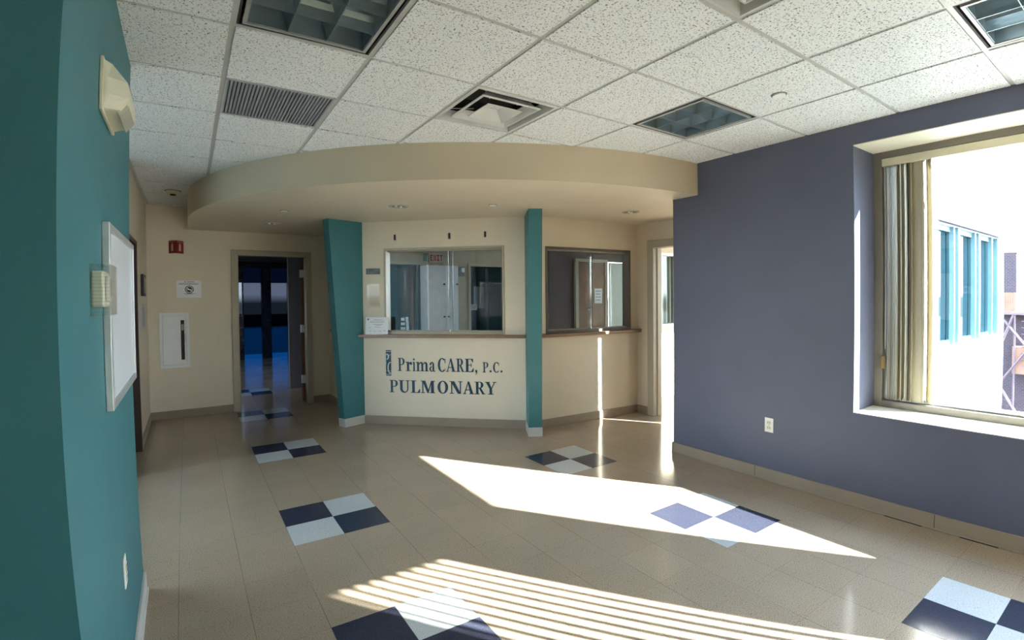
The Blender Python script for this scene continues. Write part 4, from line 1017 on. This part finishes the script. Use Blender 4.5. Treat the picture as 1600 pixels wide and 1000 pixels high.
def downlight(x, y, label):
    o = empty('recessed_downlight', (x, y, ZS)); tag(o, label, 'downlight', 'round recessed downlights under the soffit')
    m = MB(); m.lathe([(.098, -.0005), (.098, -.006), (.074, -.008), (.070, -.001)], (x, y, ZS), 32); m.build('trim_ring', mat('downlight_trim', (.62, .60, .54), .25), o)
    m = MB(); m.lathe([(.071, -.002), (.0, -.002)], (x, y, ZS), 32); m.build('aperture', mat('dark_reflector', (.10, .095, .09), .15, metal=.5, var=.9, scale=25), o)
    for k, (a, b) in enumerate(((.028, .01), (-.03, -.008))):
        m = MB(); m.cyl((x+a, y+b, ZS-.012), .013, .010, n=14); m.build('lamp', LAMPW, o)
downlight(.859, 6.55, 'round recessed downlight under the soffit in front of the back doorway')
downlight(1.773, 4.74, 'round recessed downlight under the middle of the soffit, above the left end of the ledge')
downlight(4.024, 3.786, 'round recessed downlight under the right end of the soffit')

# ================================================================ INSIDE THE RECEPTION
o = empty('storage_cabinet', (3.77, 8.38, 0)); tag(o, 'tall pale grey two-door cabinet with upper doors behind the left reception window', 'cabinet')
CAB = mat('pale_grey_cabinet', (.62, .70, .80), .4)
m = MB(); m.box(3.49, 7.98, 0, 4.07, 8.395, 2.07); m.build('body', CAB, o, bevel=.003)
for x0, x1 in ((3.496, 3.822), (3.826, 4.064)):
    for z0, z1, kz in ((.09, 1.645, 1.17), (1.651, 2.06, 1.74)):
        m = MB(); m.box(x0, 7.960, z0, x1, 7.979, z1); dr = m.build('door', CAB, o, bevel=.002)
        m = MB(); kx = 3.785 if x0 < 3.6 else (3.865 if z0 < 1 else 4.035); m.cyl((kx, 7.930, kz), .014, .030, axis='y', n=14); m.build('knob', BLACK, dr)
m = MB(); m.box(3.462, 8.30, 0, 3.488, 8.395, 2.09); m.build('side_gap', BLACK, o)
o = empty('exit_sign', (3.92, 8.395, 2.2)); tag(o, 'exit sign with red letters above the pale cabinet inside the reception', 'sign')
frX, _ = frame2((0, 8.398), (1, 8.398))
m = MB(); m.fbox(frX, 3.68, 2.15, 3.96, 2.31, -.05, -.001); m.build('housing', mat('sign_white', (.50, .46, .42), .5), o)
m = MB(); block_text(m, frX, 'EXIT', 3.705, 2.175, .11, .05, -.053, -.0505); m.build('letters', mat('exit_red', (.30, .03, .03), .5), o)
m = MB(); m.prism([(3.58, 8.37), (3.65, 8.34), (3.65, 8.395)], 2.17, 2.30); m.build('arrow', mat('dark_green', (.02, .07, .03), .5), o)
o = empty('motion_sensor', (4.43, 8.39, 2.06)); tag(o, 'small white sensor on a dark plate right of the pale cabinet', 'sensor')
m = MB(); m.fbox(frX, 4.29, 1.90, 4.42, 2.08, -.02, -.001); m.build('plate', GREYP, o)
m = MB(); m.fbox(frX, 4.35, 1.98, 4.40, 2.06, -.06, -.0205); m.build('head', WHITE_P, o, bevel=.006)
o = empty('added_fill_panel', (2.03, 6.9, 2.40)); tag(o, 'glowing flat panel added out of view in the reception to brighten the cabinet', 'ceiling light')
m = MB(); m.box(1.92, 6.5, 2.395, 2.16, 7.4, 2.4195); m.build('frame', WHITE, o)
m = MB(); m.box(1.935, 6.52, 2.390, 2.145, 7.38, 2.3949); m.build('diffuser', emis('cool_fill_glow', (.80, .90, 1.0), 9.0), o)  # added glow that brightens the cabinet, not a lamp of the room
# papers inside
def paper(fr, s0, z0, s1, z1, d, label, mt=None, lines=4, name='paper_notice'):
    o = empty(name, fr(s0, d, z0)); tag(o, label, 'notice')
    m = MB(); m.fbox(fr, s0, z0, s1, z1, d-.002, d); m.build('sheet', mt or PAPER, o)
    m = MB()
    for k in range(lines):
        z = z1-(k+1)*(z1-z0)/(lines+1); m.fbox(fr, s0+.15*(s1-s0), z, s1-(.15+.1*(k % 2))*(s1-s0), z+.012, d-.0032, d-.0021)
    m.build('print', mat('notice_print', (.12, .13, .17), .6), o)
frY, _ = frame2((0, 6.498), (1, 6.498))
paper(frX, 4.78, 1.28, 5.02, 1.72, .30, 'pale paper sheet on the dark navy door behind the left reception window', mt=mat('bluish_paper', (.22, .26, .34), .6), lines=0)
paper(frX, 4.52, 1.26, 4.66, 1.37, -.05, 'small printed notice on the doorway edge behind the left reception window', mt=mat('dim_paper', (.40, .42, .45), .6), lines=2)
# brown door with lever behind the right window
o = empty('door_6', (5.98, 6.5, 0)); struct(o, 'brown wooden door with lever handle behind the right reception window')
m = MB(); m.box(5.60, 6.47, .01, 6.20, 6.51, 2.10); lf = m.build('door_leaf', BROWN_W, o)
m = MB(); m.box(6.205, 6.45, 0, 6.27, 6.55, 2.15); m.box(5.52, 6.45, 0, 5.585, 6.55, 2.15); m.box(5.585, 6.45, 2.105, 6.205, 6.55, 2.15); m.build('door_frame', TAN_M, o)
m = MB(); m.cyl((5.86, 6.44, 1.28), .025, .03, axis='y', n=16); m.box(5.78, 6.43, 1.27, 5.87, 6.445, 1.29); m.build('lever_handle', CHROME, o)
paper(frY, 5.96, 1.38, 6.14, 1.64, -.032, 'white printed notice on the brown door behind the right reception window')
o = empty('door_panel', (6.6, 6.44, 0)); tag(o, 'plain cream panel right of the brown door behind the right reception window', 'panel')
m = MB(); m.box(6.30, 6.43, .01, 6.86, 6.47, 2.10); m.build('panel', mat('pale_panel', (.62, .64, .54), .5), o, bevel=.003)
m = MB(); m.box(6.30, 6.425, .01, 6.33, 6.4295, 2.10); m.build('edge_strip', ALU, o)
# inner desk and small box stacks standing in for reflections at both windows
m = MB(); m.fbox(frA, .10, 1.03, LA-.45, 1.055, .135, .50); c = m.build('reception_desk_top', mat('inner_desk', (.20, .17, .14), .4), origin=frA(1, .3, 1.03)); tag(c, 'dark worktop just inside the left reception window', 'worktop')
m = MB(); m.fbox(frB, .15, 1.03, 1.5, 1.055, .135, .50); c = m.build('reception_desk_top', MATS['inner_desk'], origin=frB(.8, .3, 1.03)); tag(c, 'dark worktop just inside the right reception window', 'worktop')
for fr_, s_, lb in ((frA, .43, 'left'), (frB, .225, 'right')):
    for k in range(4):
        o = empty('reflection_box', fr_(s_, .22, 1.0555+k*.055)); z = 1.0555+k*.055
        tag(o, '%s dark box with pale face, standing in for a reflection in the %s reception window' % (['lowest', 'second', 'third', 'topmost'][k], lb), 'box', 'boxes standing in for reflections in the %s window' % lb)
        w_ = .045-.004*k
        m = MB(); m.fbox(fr_, s_-w_, z, s_+w_, z+.052, .18, .27); m.build('reflection_block', mat('dark_blue_box', (.02, .03, .07), .5), o)  # solid block in place of a reflection in the glass
        m = MB(); m.fbox(fr_, s_-w_+.008, z+.010, s_+w_-.012, z+.044, .178, .1795); m.build('label', PAPER, o)

# ================================================================ OUTSIDE THE WINDOW
m = MB(); m.add([(-120, -160, -7), (220, -160, -7), (220, 160, -7), (-120, 160, -7)], [(0, 1, 2, 3)])
struct(m.build('ground', mat('grey_green_ground', (.045, .055, .05), .9, var=.3, scale=.08)))
# brick stair tower with fire escape
X = 30.0
o = empty('stair_tower', (X, 5.1, -7)); tag(o, 'purple brick tower with orange wooden box and steel fire escape outside the large window', 'tower')
m = MB(); m.box(X, 4.88, 1.50, X+1.2, 5.44, 3.20); m.box(X, 4.86, 3.20, X+1.25, 5.46, 3.30); m.box(X+.5, 4.55, -7, X+3, 5.42, .60); m.build('brickwork', BRICK, o)
m = MB(); m.box(X-.02, 4.90, .66, X+1.2, 5.42, 1.50)
for k in range(6): m.box(X-.03, 4.91+k*.088, .66, X-.02, 4.915+k*.088, 1.5)
m.build('timber_box', mat('orange_timber', (.16, .075, .045), .7, var=.2, scale=3), o)
PINK = mat('pinkish_steel', (.085, .05, .065), .6)
m = MB(); m.box(X-.5, 4.2, .52, X+.6, 5.5, .62); m.build('landing', PINK, o)
m = MB()
for y in (4.35, 4.86, 5.42): m.box(X-.45, y-.03, -7, X-.39, y+.03, .52)
for za, zb, ya, yb in ((-.9, .5, 4.4, 5.4), (-1.0, .5, 5.4, 4.9), (-2.6, -1.0, 5.4, 4.4), (-4.4, -2.6, 4.4, 5.4)):
    m.tube([(X-.42, ya, za), (X-.42, yb, zb)], .045, 6); m.tube([(X-.62, ya, za), (X-.62, yb, zb)], .03, 6)
m.build('steel_frame', PINK, o)
m = MB(); m.box(X-.3, 4.1, -2.1, X+.4, 4.95, -.9); m.box(X-.5, 3.4, -1.6, X+.2, 4.1, -.6); m.build('stair_panel', mat('orange_panel', (.18, .09, .06), .7), o)
m = MB()
for k in range(9):
    z = .62-.28*k; m.tube([(X-.5, 3.2, z), (X-.5, 4.6, z-.1)], .02, 6)
m.build('railing', PINK, o)
# pale pier and distant blocks
m = MB(); m.box(X-2, 3.75, -7, X-1.9, 3.82, 2.6); tag(m.build('lamp_post', mat('pale_post', (.25, .26, .28), .5), origin=(X-2, 3.78, -7)), 'pale slender post in front of the distant city blocks', 'post')
for k, (x, y, w_, h_, c, lb) in enumerate([(70, 7.2, 1.2, 9.6, (.06, .08, .13), 'tall bluish-grey distant tower block right of the brick tower'), (66, 5.2, 2.0, 7.6, (.07, .09, .14), 'low pale blue distant block right of the brick tower'), (52, 2.0, 4.4, 5.2, (.12, .14, .18), 'wide pale distant block with dark window bands'), (95, 20, 14, 8.0, (.07, .09, .11), 'long grey distant block on the horizon'), (90, -12, 20, 9.0, (.09, .1, .11), 'broad pale distant block outside the frame edge')]):
    o = empty('distant_building', (x, y, -7)); tag(o, lb, 'building', 'distant city blocks')
    m = MB(); m.box(x, y, -7, x+6, y+w_, -7+h_+1.0); m.build('wall', mat('distant_wall_%d' % k, c, .8), o)
    for z in range(int(h_/1.4)):
        m = MB(); m.box(x-.05, y+w_*.1, -6+z*1.4, x-.01, y+w_*.9, -5.4+z*1.4); m.build('window_band', mat('distant_band', (.015, .03, .07), .3), o)
